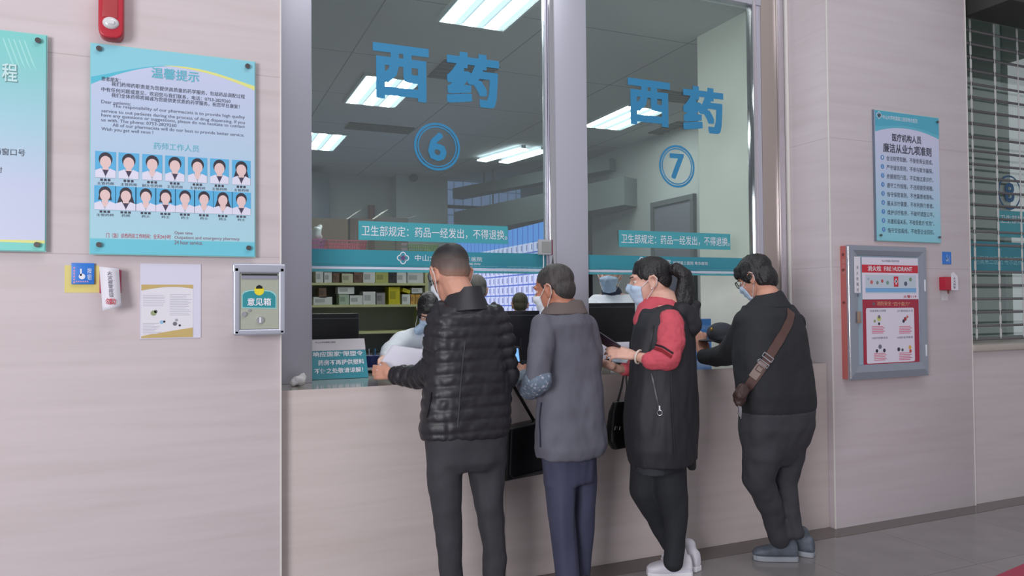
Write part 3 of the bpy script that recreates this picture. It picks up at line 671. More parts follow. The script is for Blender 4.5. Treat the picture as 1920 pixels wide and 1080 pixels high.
pxtext('footer_print', '消防安全 人人有责 提高消防安全四个能力', (1627, 687), 1708, 4.5, YQ-.0008, mat('yellow_ink', (226, 190, 90), .6), l_, .006)
# seal slip on the door
q = at(1601, 481, DF-.008); p = at(1614, 549, DF-.008)
sl = box('seal_slip', q.x, p.x, DF-.0085, DF-.0075, p.z, q.z, MATS['white_paper'], d)
for k, ch in enumerate('消火栓箱封条'):
    text('character', ch, q.x+.018, q.x+.036, q.z-.07-.036*k, .022, DF-.0092, INK, sl)
box('latch', q.x+.022, p.x-.002, DF-.010, DF-.004, at(1606, 606, DF).z, at(1606, 584, DF).z, mat('latch_tan', (170, 142, 126), .4, .3), d, bevel=.002)

t = thing('blue_sign_plate', 'tiny blue instruction plate on the pier, right of the hydrant cabinet', 'sign')
q = at(1767.5, 472, -.004); p = at(1783.5, 495.5, -.004)
box('plate', q.x, p.x, -.005, 0, p.z, q.z, mat('blue_plate', (0, 0, 0)), t)
mb = MB(); c = ((q.x+p.x)/2, (q.z+p.z)/2-.012); disc(mb, c, .014, -.0056, 10); quadxz(mb, c[0]-.006, c[0]+.001, c[1], c[1]+.036, -.0056); quadxz(mb, c[0]+.016, c[0]+.021, c[1]-.02, c[1]+.03, -.0056)
link('hand_symbol', mb.mesh('h', False), mat('pale_blue_print', (150, 180, 226), .5), t)
t = thing('fire_call_point', 'small red call point with a white paper tag, below the tiny blue plate', 'call point')
q = at(1770.5, 519, -.04); p = at(1783, 544, -.04)
box('housing', q.x, p.x+.06, -.045, 0, p.z, q.z, mat('crimson_call_point', (184, 36, 60), .4), t, bevel=.004)
l = [(1783.5, 513), (1788, 510), (1796, 518.5), (1797, 544), (1784, 544)]
tg = MB().poly([(at(px, py, -.047).x, -.0475, at(px, py, -.047).z) for px, py in l], (0, .002, 0)).build('paper_tag', MATS['white_paper'], t)
for k, ch in enumerate('火灾报警'):
    c = at(1790, 522+k*5.6, -.049); text('character', ch, c.x-.012, c.x+.012, c.z, .017, -.0484, INK, tg)
c = at(1778, 548, -.03); MB().tube([(c.x, -.03, p.z), (c.x, -.03, p.z-.025)], [.008, .004], 8).build('pull_tab', mat('dull_red', (0, 0, 0)), t)
link('clear_tape', quadxz(MB(), c.x-.03, c.x+.035, p.z-.07, p.z-.004, -.0006).mesh('c', False), mat('tape_film', (214, 208, 214), .3), t)

# ------------------------------------------------------------------ the shuttered bay on the right
zs1 = at(1830, 635, .1).z; zs0 = at(1830, 660, -.02).z
t = thing('stone_counter', 'beige stone counter with a sill under the barred grille', 'counter')
box('front_panel', XQ+.001, 8.9, .02, .45, 0, zs0, stone('beige_stone_bay', (204, 194, 196), []), t)
box('sill', XQ+.001, 8.9, -.015, .55, zs0+.001, zs0+.05, mat('sill_stone', (178, 170, 162), .3, var=.1, scale=6), t, bevel=.01)
zsl = zs0+.05
w3 = struct(empty('window_3'))
box('glass_pane', XQ+.001, 8.5, .40, .408, zsl, 4.3, GLASS, w3)
for px in (1880, 1955): c = at(px, 400, .42); box('frame_post', c.x, c.x+.03, .41, .46, zsl, 4.3, mat('dull_steel', (150, 156, 156), .4, .4), w3)
box('sill_rail', XQ+.001, 8.5, .385, .43, zsl+.001, zsl+.03, mat('dull_steel', (0, 0, 0)), w3)
t = thing('number_badge', 'blue circled number 8 behind the bars of the grille', 'number', 'circled window numbers')
c = at(1893, 361, .398); r_ = 29*axial(c)/CAM_F
link('ring', disc(MB(), (c.x, c.z), r_*1.12, .398, 40, r_*1.01).mesh('r', False), mat('deep_blue_film', (40, 92, 134), .4), t)
text('numeral', '8', c.x-r_*.42, c.x+r_*.42, c.z, r_*1.2, .398, MATS['deep_blue_film'], t, .03)
t = thing('regulation_sticker', 'teal strip of white characters behind the barred grille', 'sticker', 'teal regulation stickers')
xa = at(1872, 410, .397).x; za = at(1872, 394, .397).z; zb3 = at(1872, 444, .397).z
box('backing', xa, xa+.9, .3965, .398, zb3, za, TEAL, t)
text('lettering', '卫生部规定：药品一经发出', xa+.02, xa+.88, (za+zb3)/2+.04, .07, .3958, WHITE, t, .008)
t = thing('hospital_banner', 'teal banner film low on the glass behind the barred grille', 'sticker', 'teal banner films along the lower glass')
za = at(1826, 452, .397).z; zb3 = at(1826, 508, .397).z
box('film', XQ+.002, 8.4, .3965, .398, zb3, za, TEALB, t)
text('lettering', '附属第三医院 粤东医院', XQ+.62, XQ+1.2, (za+zb3)/2-.03, .07, .3958, mat('faded_white', (150, 206, 216), .5), t)
# roller grille
YL = .13
t = thing('roller_grille', 'steel roller grille of horizontal bars over the right-hand window', 'grille')
zA = at(1830, 308, YL).z; zB_ = at(1830, 611, YL).z; dz = (zA-zB_)/12
BARM = mat('grille_bar_steel', (118, 114, 116), .4, .5); LINK = mat('grille_link_steel', (214, 214, 212), .35, .4)
zb_l = [zA+dz*k for k in range(-14, 25)]; zb_l = [z for z in zb_l if zsl+.02 < z < 4.0]
box('guide_rail', XQ+.002, XQ+.035, YL+.02, YL+.06, zsl+.001, 3.7, mat('guide_grey', (88, 96, 98), .5, .3), t)
for z in zb_l: MB().tube([(XQ+.004, YL, z), (8.4, YL, z)], .0095, 8).build('bar', BARM, t, smooth=True)
xs = [at(1824, 420, YL).x, at(1869, 420, YL).x, at(1911, 420, YL).x]; sp = xs[1]-xs[0]
xs = [xs[0]+sp*k for k in range(3)]
for x in xs:
    for k, z in enumerate(zb_l[:-1]):
        z2 = zb_l[k+1]; a_, b_ = min(z, z2), max(z, z2); o_x = .012*(1 if k % 2 else -1)
        MB().box(x-.011, x+.011, YL-.0125, YL-.0105, a_+.012, b_-.022).box(x-.004, x+.004, YL-.0125, YL-.0105, a_, a_+.013).box(x-.004, x+.004, YL-.0125, YL-.0105, b_-.023, b_).build('link', LINK, t)
t = thing('roller_housing', 'dark roller shutter housing above the barred grille', 'shutter housing')
zh = at(1840, 33, .05).z
box('drum_case', XQ+.12, 8.6, -.25, YL-.03, zh, zh+.42, mat('shutter_dark', (58, 58, 56), .6), t, bevel=.02)
# bits behind the third window
struct(box('wall_bay_back', XQ-.1, 9, 2.2, 2.3, 0, 5, mat('grey_green_wall', (128, 138, 132), .8, var=.15, scale=1.5)))
t = thing('ceiling_light', 'unseen fill light added inside the shuttered bay behind the barred grille', 'ceiling light')
box('diffuser', XQ+.5, XQ+1.7, 1.0, 1.6, 4.285, 4.299, mat('bay_fill_glow', (236, 244, 240), .4, emit=5), t)  # invented glowing panel, added only to brighten the dim bay
struct(box('wall_bay_ceiling', XQ+.08, 9, .46, 2.19, 4.3, 4.4, mat('grey_green_wall', (0, 0, 0))))
# ------------------------------------------------------------------ the pharmacy behind the glass
def ceil_mat():
    m = bpy.data.materials.new('pharmacy_ceiling'); m.use_nodes = True; nt = m.node_tree; b = nt.nodes['Principled BSDF']; L = nt.links.new
    tc = nt.nodes.new('ShaderNodeTexCoord'); br = nt.nodes.new('ShaderNodeTexBrick'); br.offset = 0
    br.inputs['Scale'].default_value = 1; br.inputs['Brick Width'].default_value = 1.2; br.inputs['Row Height'].default_value = 1.2; br.inputs['Mortar Size'].default_value = .006
    br.inputs['Color1'].default_value = rgb(196, 198, 198); br.inputs['Color2'].default_value = rgb(192, 194, 194); br.inputs['Mortar'].default_value = rgb(138, 140, 140)
    L(tc.outputs['Object'], br.inputs['Vector']); L(br.outputs['Color'], b.inputs['Base Color']); b.inputs['Roughness'].default_value = .9
    return m
XS, YBK = 5.2, 8.0
XO_ = 3.86                                # where the back wall opens to the blue window
struct(box('ceiling', -1.2, XS+.1, YF+.13, 12.2, ZI, ZI+.08, ceil_mat()))
GW = mat('pharmacy_wall', (168, 172, 170), .85, var=.06, scale=1.2)
struct(box('wall_back', -1.2, XO_, YBK, YBK+.1, 0, ZI, GW))
struct(box('wall_inner_left', -1.2, -1.1, YF+.1, YBK, 0, ZI, GW))
struct(box('wall_inner_right', XS, XS+.1, .62, 12.2, 0, ZI, GW))
struct(box('wall_inner_pier', 3.58, XP+.4, YF+.13, 1.06, 0, ZI, mat('cream_wall', (228, 228, 220), .7, var=.06, scale=2)))
struct(box('trim_5', XO_-.06, XO_, YBK-.03, YBK+.1, 0, ZI, mat('dark_jamb', (70, 80, 82), .6)))
struct(box('wall_column', 2.95, XO_-.07, YBK-.25, YBK-.001, 0, ZI, mat('pale_column', (186, 192, 192), .8)))
# blue frosted window at the far end, lit from outside
w4 = struct(empty('window_4'))
def frosted():
    m = bpy.data.materials.new('frosted_daylight_film'); m.use_nodes = True; nt = m.node_tree; b = nt.nodes['Principled BSDF']; L = nt.links.new
    tc = nt.nodes.new('ShaderNodeTexCoord'); br = nt.nodes.new('ShaderNodeTexBrick'); br.offset = 0
    br.inputs['Scale'].default_value = 1; br.inputs['Brick Width'].default_value = .16; br.inputs['Row Height'].default_value = .42; br.inputs['Mortar Size'].default_value = .012
    mp = nt.nodes.new('ShaderNodeMapping'); mp.inputs['Rotation'].default_value = (math.radians(90), 0, 0); L(tc.outputs['Object'], mp.inputs[0])
    br.inputs['Color1'].default_value = rgb(118, 140, 182); br.inputs['Color2'].default_value = rgb(108, 130, 172); br.inputs['Mortar'].default_value = rgb(86, 104, 134)
    L(mp.outputs[0], br.inputs['Vector']); L(br.outputs['Color'], b.inputs['Emission Color']); L(br.outputs['Color'], b.inputs['Base Color']); b.inputs['Emission Strength'].default_value = .55
    return m
box('pane', XO_, XS, YBK+.05, YBK+.06, 0, ZI, frosted(), w4)
BEAM = mat('grey_beam', (92, 102, 106), .7)
for z in (3.05, 2.72, 2.2): box('rail', XO_, XS, YBK-.02, YBK+.049, z, z+.05, BEAM, w4)
# ceiling ducts crossing in front of that window
def duct(label, a, b, r):
    t = thing('ceiling_duct', label, 'duct', 'ducts under the far ceiling')
    a, b = Vector(a), Vector(b); d = (b-a).normalized(); s = d.cross(Vector((0, 0, 1))).normalized()*r; u = Vector((0, 0, r*.8))
    q = MB(); q.add([a-s-u, a+s-u, a+s+u, a-s+u, b-s-u, b+s-u, b+s+u, b-s+u], [(0, 1, 2, 3), (4, 5, 6, 7), (0, 1, 5, 4), (1, 2, 6, 5), (2, 3, 7, 6), (3, 0, 4, 7)])
    q.build('duct_body', mat('duct_grey', (110, 118, 118), .6), t)
    for f in (.2, .6): p = a.lerp(b, f); MB().tube([p, (p.x, p.y, ZI)], .012, 6).build('hanger', BEAM, t)
duct('upper grey duct crossing below the far blue window, right of the circled 6', (3.9, 7.6, 3.22), (5.15, 4.9, 3.3), .10)
duct('lower grey duct crossing above the lit display screen', (3.95, 7.4, 2.72), (5.15, 4.4, 2.86), .22)

# lit ceiling panels
def panel_mat():
    m = bpy.data.materials.new('lit_louvre'); m.use_nodes = True; nt = m.node_tree; b = nt.nodes['Principled BSDF']; L = nt.links.new
    tc = nt.nodes.new('ShaderNodeTexCoord'); s = nt.nodes.new('ShaderNodeSeparateXYZ'); L(tc.outputs['Generated'], s.inputs[0])
    f = nt.nodes.new('ShaderNodeMath'); f.operation = 'MULTIPLY'; f.inputs[1].default_value = 3; L(s.outputs[0], f.inputs[0])
    g = nt.nodes.new('ShaderNodeMath'); g.operation = 'FRACT'; L(f.outputs[0], g.inputs[0])
    r = nt.nodes.new('ShaderNodeValToRGB'); e = r.color_ramp.elements; e[0].position = .08; e[0].color = rgb(34, 40, 43); e[1].position = .25; e[1].color = rgb(246, 250, 250)
    k = e.new(.62); k.color = rgb(246, 250, 250); k = e.new(.72); k.color = rgb(46, 54, 57)
    f2 = nt.nodes.new('ShaderNodeMath'); f2.operation = 'MULTIPLY'; f2.inputs[1].default_value = 22; L(s.outputs[1], f2.inputs[0])
    g2 = nt.nodes.new('ShaderNodeMath'); g2.operation = 'FRACT'; L(f2.outputs[0], g2.inputs[0])
    h2 = nt.nodes.new('ShaderNodeMath'); h2.operation = 'GREATER_THAN'; h2.inputs[1].default_value = .18; L(g2.outputs[0], h2.inputs[0])
    mr = nt.nodes.new('ShaderNodeMapRange'); mr.inputs[3].default_value = .8; mr.inputs[4].default_value = 1; L(h2.outputs[0], mr.inputs[0])
    mx = nt.nodes.new('ShaderNodeVectorMath'); mx.operation = 'SCALE'; L(r.outputs[0], mx.inputs[0]); L(mr.outputs[0], mx.inputs[3])
    L(g.outputs[0], r.inputs[0]); L(mx.outputs[0], b.inputs['Emission Color']); b.inputs['Emission Strength'].default_value = 34
    return m
LIT = panel_mat(); FRAMEW = mat('light_frame', (196, 204, 206), .4)
def ceiling_light(x, y, label, sx=.5, sy=.95):
    t = thing('ceiling_light', label, 'ceiling light', 'louvred ceiling lights of the pharmacy')
    z = ZI-.012
    q = MB(); e = .02
    q.box(x-sx/2-e, x+sx/2+e, y-sy/2-e, y-sy/2, z-.01, ZI-.0005).box(x-sx/2-e, x+sx/2+e, y+sy/2, y+sy/2+e, z-.01, ZI-.0005)
    q.box(x-sx/2-e, x-sx/2, y-sy/2, y+sy/2, z-.01, ZI-.0005).box(x+sx/2, x+sx/2+e, y-sy/2, y+sy/2, z-.01, ZI-.0005)
    q.build('frame', FRAMEW, t)
    box('diffuser', x-sx/2, x+sx/2, y-sy/2, y+sy/2, z, ZI-.001, LIT, t)
ceiling_light(1.88, .98, 'louvred ceiling light above the left window, cut by the top of the photo')
ceiling_light(1.67, 3.37, 'louvred ceiling light seen behind the left pane\'s first character')
ceiling_light(1.46, 5.75, 'farthest louvred ceiling light, at the left post of the left pane')
ceiling_light(4.36, 3.38, 'louvred ceiling light seen behind the right pane\'s characters')
# twin tube fittings farther back
for lb, pl in (('left strip light of the pair beside the circled 6', ((903, 303), (982, 281))), ('right strip light of the pair beside the circled 6', ((944, 306), (1019, 284)))):
    t = thing('strip_light', lb, 'ceiling light', 'strip lights under the far ceiling')
    a, b = on_z(*pl[0], ZI-.06), on_z(*pl[1], ZI-.06); d = (b-a).normalized(); s = d.cross(Vector((0, 0, 1)))*.075
    q = MB(); q.add([a-s, a+s, b+s, b-s, *[p+Vector((0, 0, .02)) for p in (a-s, a+s, b+s, b-s)]], [(0, 1, 2, 3), (4, 5, 6, 7), (0, 1, 5, 4), (1, 2, 6, 5), (2, 3, 7, 6), (3, 0, 4, 7)])
    q.build('tube_cover', mat('lit_tube', (226, 240, 250), .4, emit=5), t)
    q = MB(); u = Vector((0, 0, .021)); v = Vector((0, 0, .059)); q.add([a-s*.5+u, a+s*.5+u, b+s*.5+u, b-s*.5+u, a-s*.5+v, a+s*.5+v, b+s*.5+v, b-s*.5+v], [(0, 1, 2, 3), (4, 5, 6, 7), (0, 1, 5, 4), (1, 2, 6, 5), (2, 3, 7, 6), (3, 0, 4, 7)])
    q.build('tray', FRAMEW, t)
for lb, px, py, sx, sy in (('dark ceiling vent left of the circled 6', 712, 241, .75, .3), ('dark ceiling vent seen behind the right pane\'s second character', 1282, 244, .6, .6), ('dark ceiling vent seen behind the left pane\'s second character', 868, 136, .5, .5), ('small dark ceiling vent between the characters of the right pane', 1270, 183, .55, .3)):
    t = thing('ceiling_vent', lb, 'vent', 'ceiling vents of the pharmacy'); c = on_z(px, py, ZI-.01)
    box('backing', c.x-sx/2, c.x+sx/2, c.y-sy/2, c.y+sy/2, ZI-.01, ZI-.001, mat('vent_dark', (62, 64, 64), .7), t)
    for k in range(5): yy = c.y-sy/2+sy*(k+.5)/5; box('slat', c.x-sx/2, c.x+sx/2, yy-.008, yy+.008, ZI-.02, ZI-.0105, mat('vent_slat', (96, 98, 98), .6), t)

# back wall features
t = thing('fire_pipe', 'red-brown vertical pipe on the back wall, above the cardboard boxes', 'pipe')
c = at(696, 360, YBK-.1); MB().tube([(c.x, YBK-.1, 0), (c.x, YBK-.1, 3.02)], .055, 14).build('riser', mat('red_pipe', (112, 58, 62), .5), t, smooth=True)
for z in (1.9, 2.7): box('clamp', c.x-.065, c.x+.065, YBK-.05, YBK, z, z+.04, BEAM, t)
t = thing('security_camera', 'small dark dome camera high on the pale back wall', 'camera')
c = at(775, 334, YBK-.33)
MB().ball((c.x, YBK-.36, c.z), (.07, .07, .06)).build('dome', BLACK, t, smooth=True)
box('bracket', c.x-.03, c.x+.03, YBK-.36, YBK-.25, c.z+.04, c.z+.08, GREYP, t)
t = thing('tall_cabinet', 'tall blue-grey cabinet at the far left behind the glass', 'cabinet')
c = at(618, 360, 7.4); zt = at(600, 322, 7.4).z
box('carcass', c.x-.9, c.x, 7.4, YBK-.01, 0, zt, mat('slate_cabinet', (72, 84, 98), .5), t, bevel=.01)
for k in (0, 1): 
    d = box('door', c.x-.89+.445*k, c.x-.455+.445*k, 7.375, 7.399, .05, zt-.03, mat('slate_door', (78, 90, 104), .45), t, bevel=.004); box('handle', c.x-.47+.05*k, c.x-.455+.05*k, 7.355, 7.374, 1.0, 1.2, GREYP, d)
# inner door on the right-hand side wall
t = thing('side_door', 'dark grey door on the inner side wall, seen through the right pane', 'door')
ya, yb = 3.28, 4.0; zt = 2.62
box('leaf', XS-.03, XS-.001, ya, yb, 0, zt, mat('grey_door', (104, 106, 116), .5), t)
q = MB(); q.box(XS-.05, XS-.0005, ya-.06, ya-.001, 0, zt+.06).box(XS-.05, XS-.0005, yb+.001, yb+.06, 0, zt+.06).box(XS-.05, XS-.0005, ya-.001, yb+.001, zt+.001, zt+.06)
q.build('door_frame', mat('door_frame_dark', (84, 88, 90), .5), t)
MB().tube([(XS-.03, ya+.08, 1.1), (XS-.07, ya+.08, 1.1), (XS-.07, ya+.2, 1.1)], .012, 8).build('handle', CHROME, t, smooth=True)
# wall panels and folders on the side wall, right of the door
t = thing('wall_rack', 'pale rack of leaflets on the inner side wall behind the right sticker', 'rack')
box('back_board', XS-.04, XS-.001, 1.9, 3.1, 1.3, 2.0, mat('rack_board', (150, 152, 140), .6), t)
rr = random.Random(5)
for k in range(9):
    yk = 1.95+.125*k; box('leaflet', XS-.055, XS-.041, yk, yk+.1, 1.55+.1*rr.random(), 1.9, mat('leaflet_%d' % (k % 4), [(196, 190, 150), (170, 172, 160), (210, 206, 170), (150, 140, 120)][k % 4], .6), t)

# lit queue screen standing along the right
XD = 3.5
t = thing('display_screen', 'large lit blue-white display screen of gridded cells behind the left pane', 'screen')
y0, y1, z0, z1 = 2.75, 6.65, .85, at(1023, 416, 3.65).z
z1 = on_x(1023, 415, XD).z
def screen_mat():
    m = bpy.data.materials.new('lit_screen_cells'); m.use_nodes = True; nt = m.node_tree; b = nt.nodes['Principled BSDF']; L = nt.links.new
    tc = nt.nodes.new('ShaderNodeTexCoord'); s = nt.nodes.new('ShaderNodeSeparateXYZ'); L(tc.outputs['Object'], s.inputs[0])
    def cell(out, size, off):
        a = nt.nodes.new('ShaderNodeMath'); a.operation = 'SUBTRACT'; L(out, a.inputs[0]); a.inputs[1].default_value = off
        d = nt.nodes.new('ShaderNodeMath'); d.operation = 'DIVIDE'; L(a.outputs[0], d.inputs[0]); d.inputs[1].default_value = size
        f = nt.nodes.new('ShaderNodeMath'); f.operation = 'FRACT'; L(d.outputs[0], f.inputs[0]); return f.outputs[0]
    def cmp(out, op, v):
        n = nt.nodes.new('ShaderNodeMath'); n.operation = op; L(out, n.inputs[0]); n.inputs[1].default_value = v; return n.outputs[0]
    def mul(a, c):
        n = nt.nodes.new('ShaderNodeMath'); n.operation = 'MULTIPLY'; L(a, n.inputs[0]); L(c, n.inputs[1]); return n.outputs[0]
    fy, fz = cell(s.outputs[1], .142, y0), cell(s.outputs[2], .118, z1-.2)
    white = mul(cmp(fz, 'GREATER_THAN', .14), cmp(fy, 'GREATER_THAN', .10))
    tick = mul(mul(cmp(fy, 'GREATER_THAN', .22), cmp(fy, 'LESS_THAN', .42)), mul(cmp(fz, 'GREATER_THAN', .32), cmp(fz, 'LESS_THAN', .86)))
    def mix(f, a, c):
        n = nt.nodes.new('ShaderNodeMix'); n.data_type = 'RGBA'; L(f, n.inputs[0])
        for v, k in ((a, 6), (c, 7)):
            if isinstance(v, tuple): n.inputs[k].default_value = v
            else: L(v, n.inputs[k])
        return n.outputs[2]
    col = mix(white, rgb(96, 120, 206), rgb(206, 214, 252)); col = mix(tick, col, rgb(122, 128, 176))
    head = cmp(s.outputs[2], 'GREATER_THAN', z1-.2)
    hc = mix(cmp(fy, 'GREATER_THAN', .12), rgb(40, 92, 190), rgb(86, 150, 236))
    col = mix(head, col, hc)
    L(col, b.inputs['Emission Color']); b.inputs['Emission Strength'].default_value = .95; b.inputs['Base Color'].default_value = (.02, .02, .03, 1); b.inputs['Roughness'].default_value = .3
    return m
box('screen_face', XD-.004, XD, y0, y1, z0, z1, screen_mat(), t)
box('casing', XD+.0005, XD+.08, y0-.03, y1+.03, z0-.04, z1+.0, BLACK, t)
for y in (y0+.3, y1-.3): box('stand', XD+.01, XD+.07, y, y+.12, 0, z0-.041, BLACK, t)

# medicine shelf
YSH = 3.0
sx0, sx1 = at(585, 527, YSH).x-.25, at(797, 527, YSH).x
SHM = mat('sage_yellow_shelf', (200, 202, 150), .5); SHD = mat('shelf_back', (160, 162, 156), .7)
t = thing('medicine_shelf', 'sage-yellow steel shelf of medicine boxes behind the left pane', 'shelf')
zsh = [at(700, py, YSH).z for py in (621, 571, 530.5)] + [at(700, 477, YSH).z]
for z in zsh: box('shelf_board', sx0, sx1, YSH, YSH+.38, z-.022, z, SHM, t)
for x in (sx0-.031, sx1+.001): box('side_panel', x, x+.03, YSH, YSH+.38, 0, zsh[-1], SHM, t)
box('back_sheet', sx0, sx1, YSH+.381, YSH+.39, 0, zsh[-1], SHD, t)
box('base_cabinet', sx0, sx1, YSH+.01, YSH+.38, 0, zsh[0]-.2, mat('grey_base', (112, 114, 118), .5), t)
ZE = zsh[1], zsh[2]
BOXC = {'white': (222, 226, 222), 'cream': (206, 206, 176), 'yellow': (206, 196, 36), 'grey': (150, 150, 148), 'brown': (122, 98, 82), 'dark': (62, 62, 66), 'pale green': (176, 196, 170), 'lime': (186, 190, 110), 'orange': (206, 160, 80)}
seen_l = {}
def carton(px0, px1, pyt, zb, c, desc, cat='box', name='medicine_box', grp='medicine boxes on the shelf', y=YSH+.03, dep=.16, tilt=0, flap=False):
    a = at((px0+px1)/2, pyt, y); x0, x1 = at(px0, pyt, y).x, at(px1, pyt, y).x
    t = thing(name, desc, cat, grp)
    M = Matrix.Translation((a.x, y+dep/2, zb+.0006)) @ Matrix.Rotation(tilt, 4, 'Y')
    w, h = (x1-x0), max(.02, a.z-zb)
    mm = mat('carton_'+c.replace(' ', '_'), BOXC[c], .6)
    MB().box(-w/2, w/2, -dep/2, dep/2, 0, h, M).build('carton', mm, t)
    MB().box(-w*.42, w*.1, -dep/2-.001, -dep/2-.0002, h*.3, h*.75, M).build('printed_panel', mat('panel_'+c.replace(' ', '_'), tuple(int(v*.82) for v in BOXC[c]), .6), t)
Z1_, Z2_ = ZE
for a in [(592, 606, 508, Z2_, 'white', 'white medicine box standing first on the upper shelf by the left post'), (608, 622, 511, Z2_, 'white', 'second white box on the upper shelf from the left post'), (624, 636, 512, Z2_, 'brown', 'small brown box on the upper shelf next to the white pair'),
          (641, 662, 513, Z2_, 'cream', 'low cream box on the upper shelf left of the grey box'), (664, 680, 511, Z2_, 'brown', 'dull brown box midway along the upper shelf'), (681, 703, 509, Z2_, 'white', 'wide white box on the upper shelf beside the lime box'),
          (704, 728, 510, Z2_, 'lime', 'lime-printed box on the upper shelf left of the dark box'), (729, 743, 509, Z2_, 'dark', 'dark box on the upper shelf between lime and white boxes'), (744, 762, 511, Z2_, 'white', 'white box on the upper shelf just right of the dark box'), (764, 794, 511, Z2_, 'white', 'widest white box at the right end of the upper shelf'),
          (588, 623, 557, Z1_, 'white', 'long flat white box lying on the lower shelf by the left post'), (598, 612, 540, Z1_+.062, 'brown', 'brown jar-like carton above the flat white box on the lower shelf'),
          (636, 654, 552, Z1_, 'pale green', 'pale green box at the bottom of the left heap on the lower shelf'), (656, 680, 554, Z1_, 'white', 'low white box right of the pale green box on the lower shelf'), (681, 704, 547, Z1_, 'white', 'square white box at the middle of the lower shelf'),
          (706, 722, 549, Z1_, 'grey', 'grey box on the lower shelf left of the yellow carton'), (729, 750, 538, Z1_, 'yellow', 'tall yellow carton on the lower shelf'), (754, 769, 552, Z1_, 'white', 'small white box under the tilted yellow carton'), (770, 778, 552, Z1_, 'orange', 'narrow orange box right of the small white box on the lower shelf'), (779, 788, 552, Z1_, 'orange', 'last orange box at the right end of the lower shelf')]:
    carton(*a)
zz = at(645, 552, YSH+.03).z
carton(634, 664, 538, zz+.004, 'white', 'white box stacked on the pale green box of the lower shelf')
zz = at(762, 551, YSH+.03).z
carton(754, 768, 542, zz+.012, 'yellow', 'yellow carton tilted on top of the small white box', tilt=.35)
carton(772, 792, 540, at(780, 551, YSH+.03).z+.004, 'white', 'white box stacked on the orange boxes of the lower shelf')
# baskets and cardboard boxes on top of the shelf
def basket(px0, px1, pyt, c, desc):
    y = YSH+.02; x0, x1 = at(px0, pyt, y).x, at(px1, pyt, y).x; zt = at(px0, pyt, y).z; zb = zsh[-1]+.001
    t = thing('plastic_basket', desc, 'basket', 'plastic baskets on top of the shelf')
    mm = mat('plastic_%d_%d_%d' % c, c, .45); th = .005; s = .02
    q = MB()
    q.box(x0+s, x1-s, y+s, y+.30-s, zb, zb+th)
    for k in range(4):
        f = k/3; z = zb+.01+(zt-zb-.012)*f; e = s*(1-f)
        r_ = [(x0+e, y+e), (x1-e, y+e), (x1-e, y+.30-e), (x0+e, y+.30-e)]
        q.tube([(a, b, z) for a, b in r_], .006 if k == 3 else .005, 6, closed=True)
    q.build('rim_and_bands', mm, t)
    q = MB(); n = max(3, int((x1-x0)/.022))
    for i in range(n+1):
        f = i/n
        for ys, e in ((y, 1), (y+.30, -1)): q.tube([(x0+s+(x1-x0-2*s)*f, ys+s*e, zb), (x0+(x1-x0)*f, ys, zt)], .0045, 5)
    for i in range(8):
        f = i/7
        for xs_, e in ((x0, 1), (x1, -1)): q.tube([(xs_+s*e, y+s+(.30-2*s)*f, zb), (xs_, y+.30*f, zt)], .0045, 5)
    q.build('lattice', mm, t)
basket(584, 610, 449, (196, 60, 160), 'magenta plastic basket on the shelf top by the left post')
basket(614, 688, 450, (206, 72, 104), 'long pinkish-red plastic basket on the shelf top')
basket(765, 822, 458, (120, 158, 66), 'green plastic basket on the shelf top, behind the teal sticker')
CB = mat('cardboard', (126, 112, 92), .8, var=.08)
def cardboard(px0, px1, pyt, desc, flaps=(), y=YSH+.32, zb=None, c=CB, dep=.3):
    zb = zsh[-1]+.001 if zb is None else zb; x0, x1 = at(px0, pyt, y).x, at(px1, pyt, y).x; zt = at(px0, pyt, y).z
    t = thing('cardboard_box', desc, 'box', 'cardboard boxes on top of the shelf')
    box('carton', x0, x1, y-.28+.0, y-.28+dep, zb, zt, c, t)
    for s, l in flaps:
        xa = x0 if s < 0 else x1
        q = MB(); q.poly([(xa, y-.28, zt), (xa, y-.28+dep, zt), (xa+l[0], y-.28+dep, zt+l[1]), (xa+l[0], y-.28, zt+l[1])], (0, 0, .004)); q.build('flap', mat('cardboard_inside', (196, 188, 184), .8), t)
YB2 = YSH+.60
box_rest = thing('back_rack', 'plain grey storage rack behind the medicine shelf', 'rack')
for x in (sx0+.02, sx1+.2): 
    for y in (YSH+.42, YSH+1.1): box('post', x, x+.03, y, y+.03, 0, 1.84, BEAM, box_rest)
box('deck', sx0, sx1+.26, YSH+.41, YSH+1.15, 1.841, 1.871, BEAM, box_rest)
cardboard(570, 642, 414, 'cardboard box with open flap, left of the teal sticker', [(1, (.12, .09))], y=YB2+.12, zb=1.872)
cardboard(646, 690, 415, 'narrow brownish cardboard box partly behind the left end of the sticker', [(1, (.14, .10))], y=YB2+.17, zb=1.872, c=mat('cardboard_mauve', (118, 100, 94), .8))
cardboard(692.5, 752, 412, 'dark-topped cardboard box hidden behind the left teal sticker', [(1, (.1, .03))], y=YB2+.52, zb=1.872, c=mat('cardboard_dark', (96, 86, 84), .8))
cardboard(690, 727, 452, 'low brown box between the red and green baskets', y=YSH+.30, c=mat('cardboard_olive', (120, 116, 92), .8))
cardboard(728.5, 738, 452, 'second low brown box left of the striped packet', y=YSH+.30, c=mat('cardboard_brown', (124, 110, 94), .8))
t = thing('striped_packet', 'pink and grey striped packet left of the green basket', 'packet')
x0, x1 = at(752, 458, YSH+.04).x, at(764, 458, YSH+.04).x; zt = at(750, 455, YSH+.04).z
for k in range(5): z = zsh[-1]+.001+(zt-zsh[-1]-.001)*k/5; box('layer', x0, x1, YSH+.04, YSH+.2, z, z+(zt-zsh[-1])*.19, mat('stripe_%d' % (k % 2), [(190, 160, 166), (128, 118, 118)][k % 2], .6), t)
t = thing('white_bag', 'crumpled white plastic bag above the magenta basket', 'bag')
c = at(594, 446, YSH+.16)
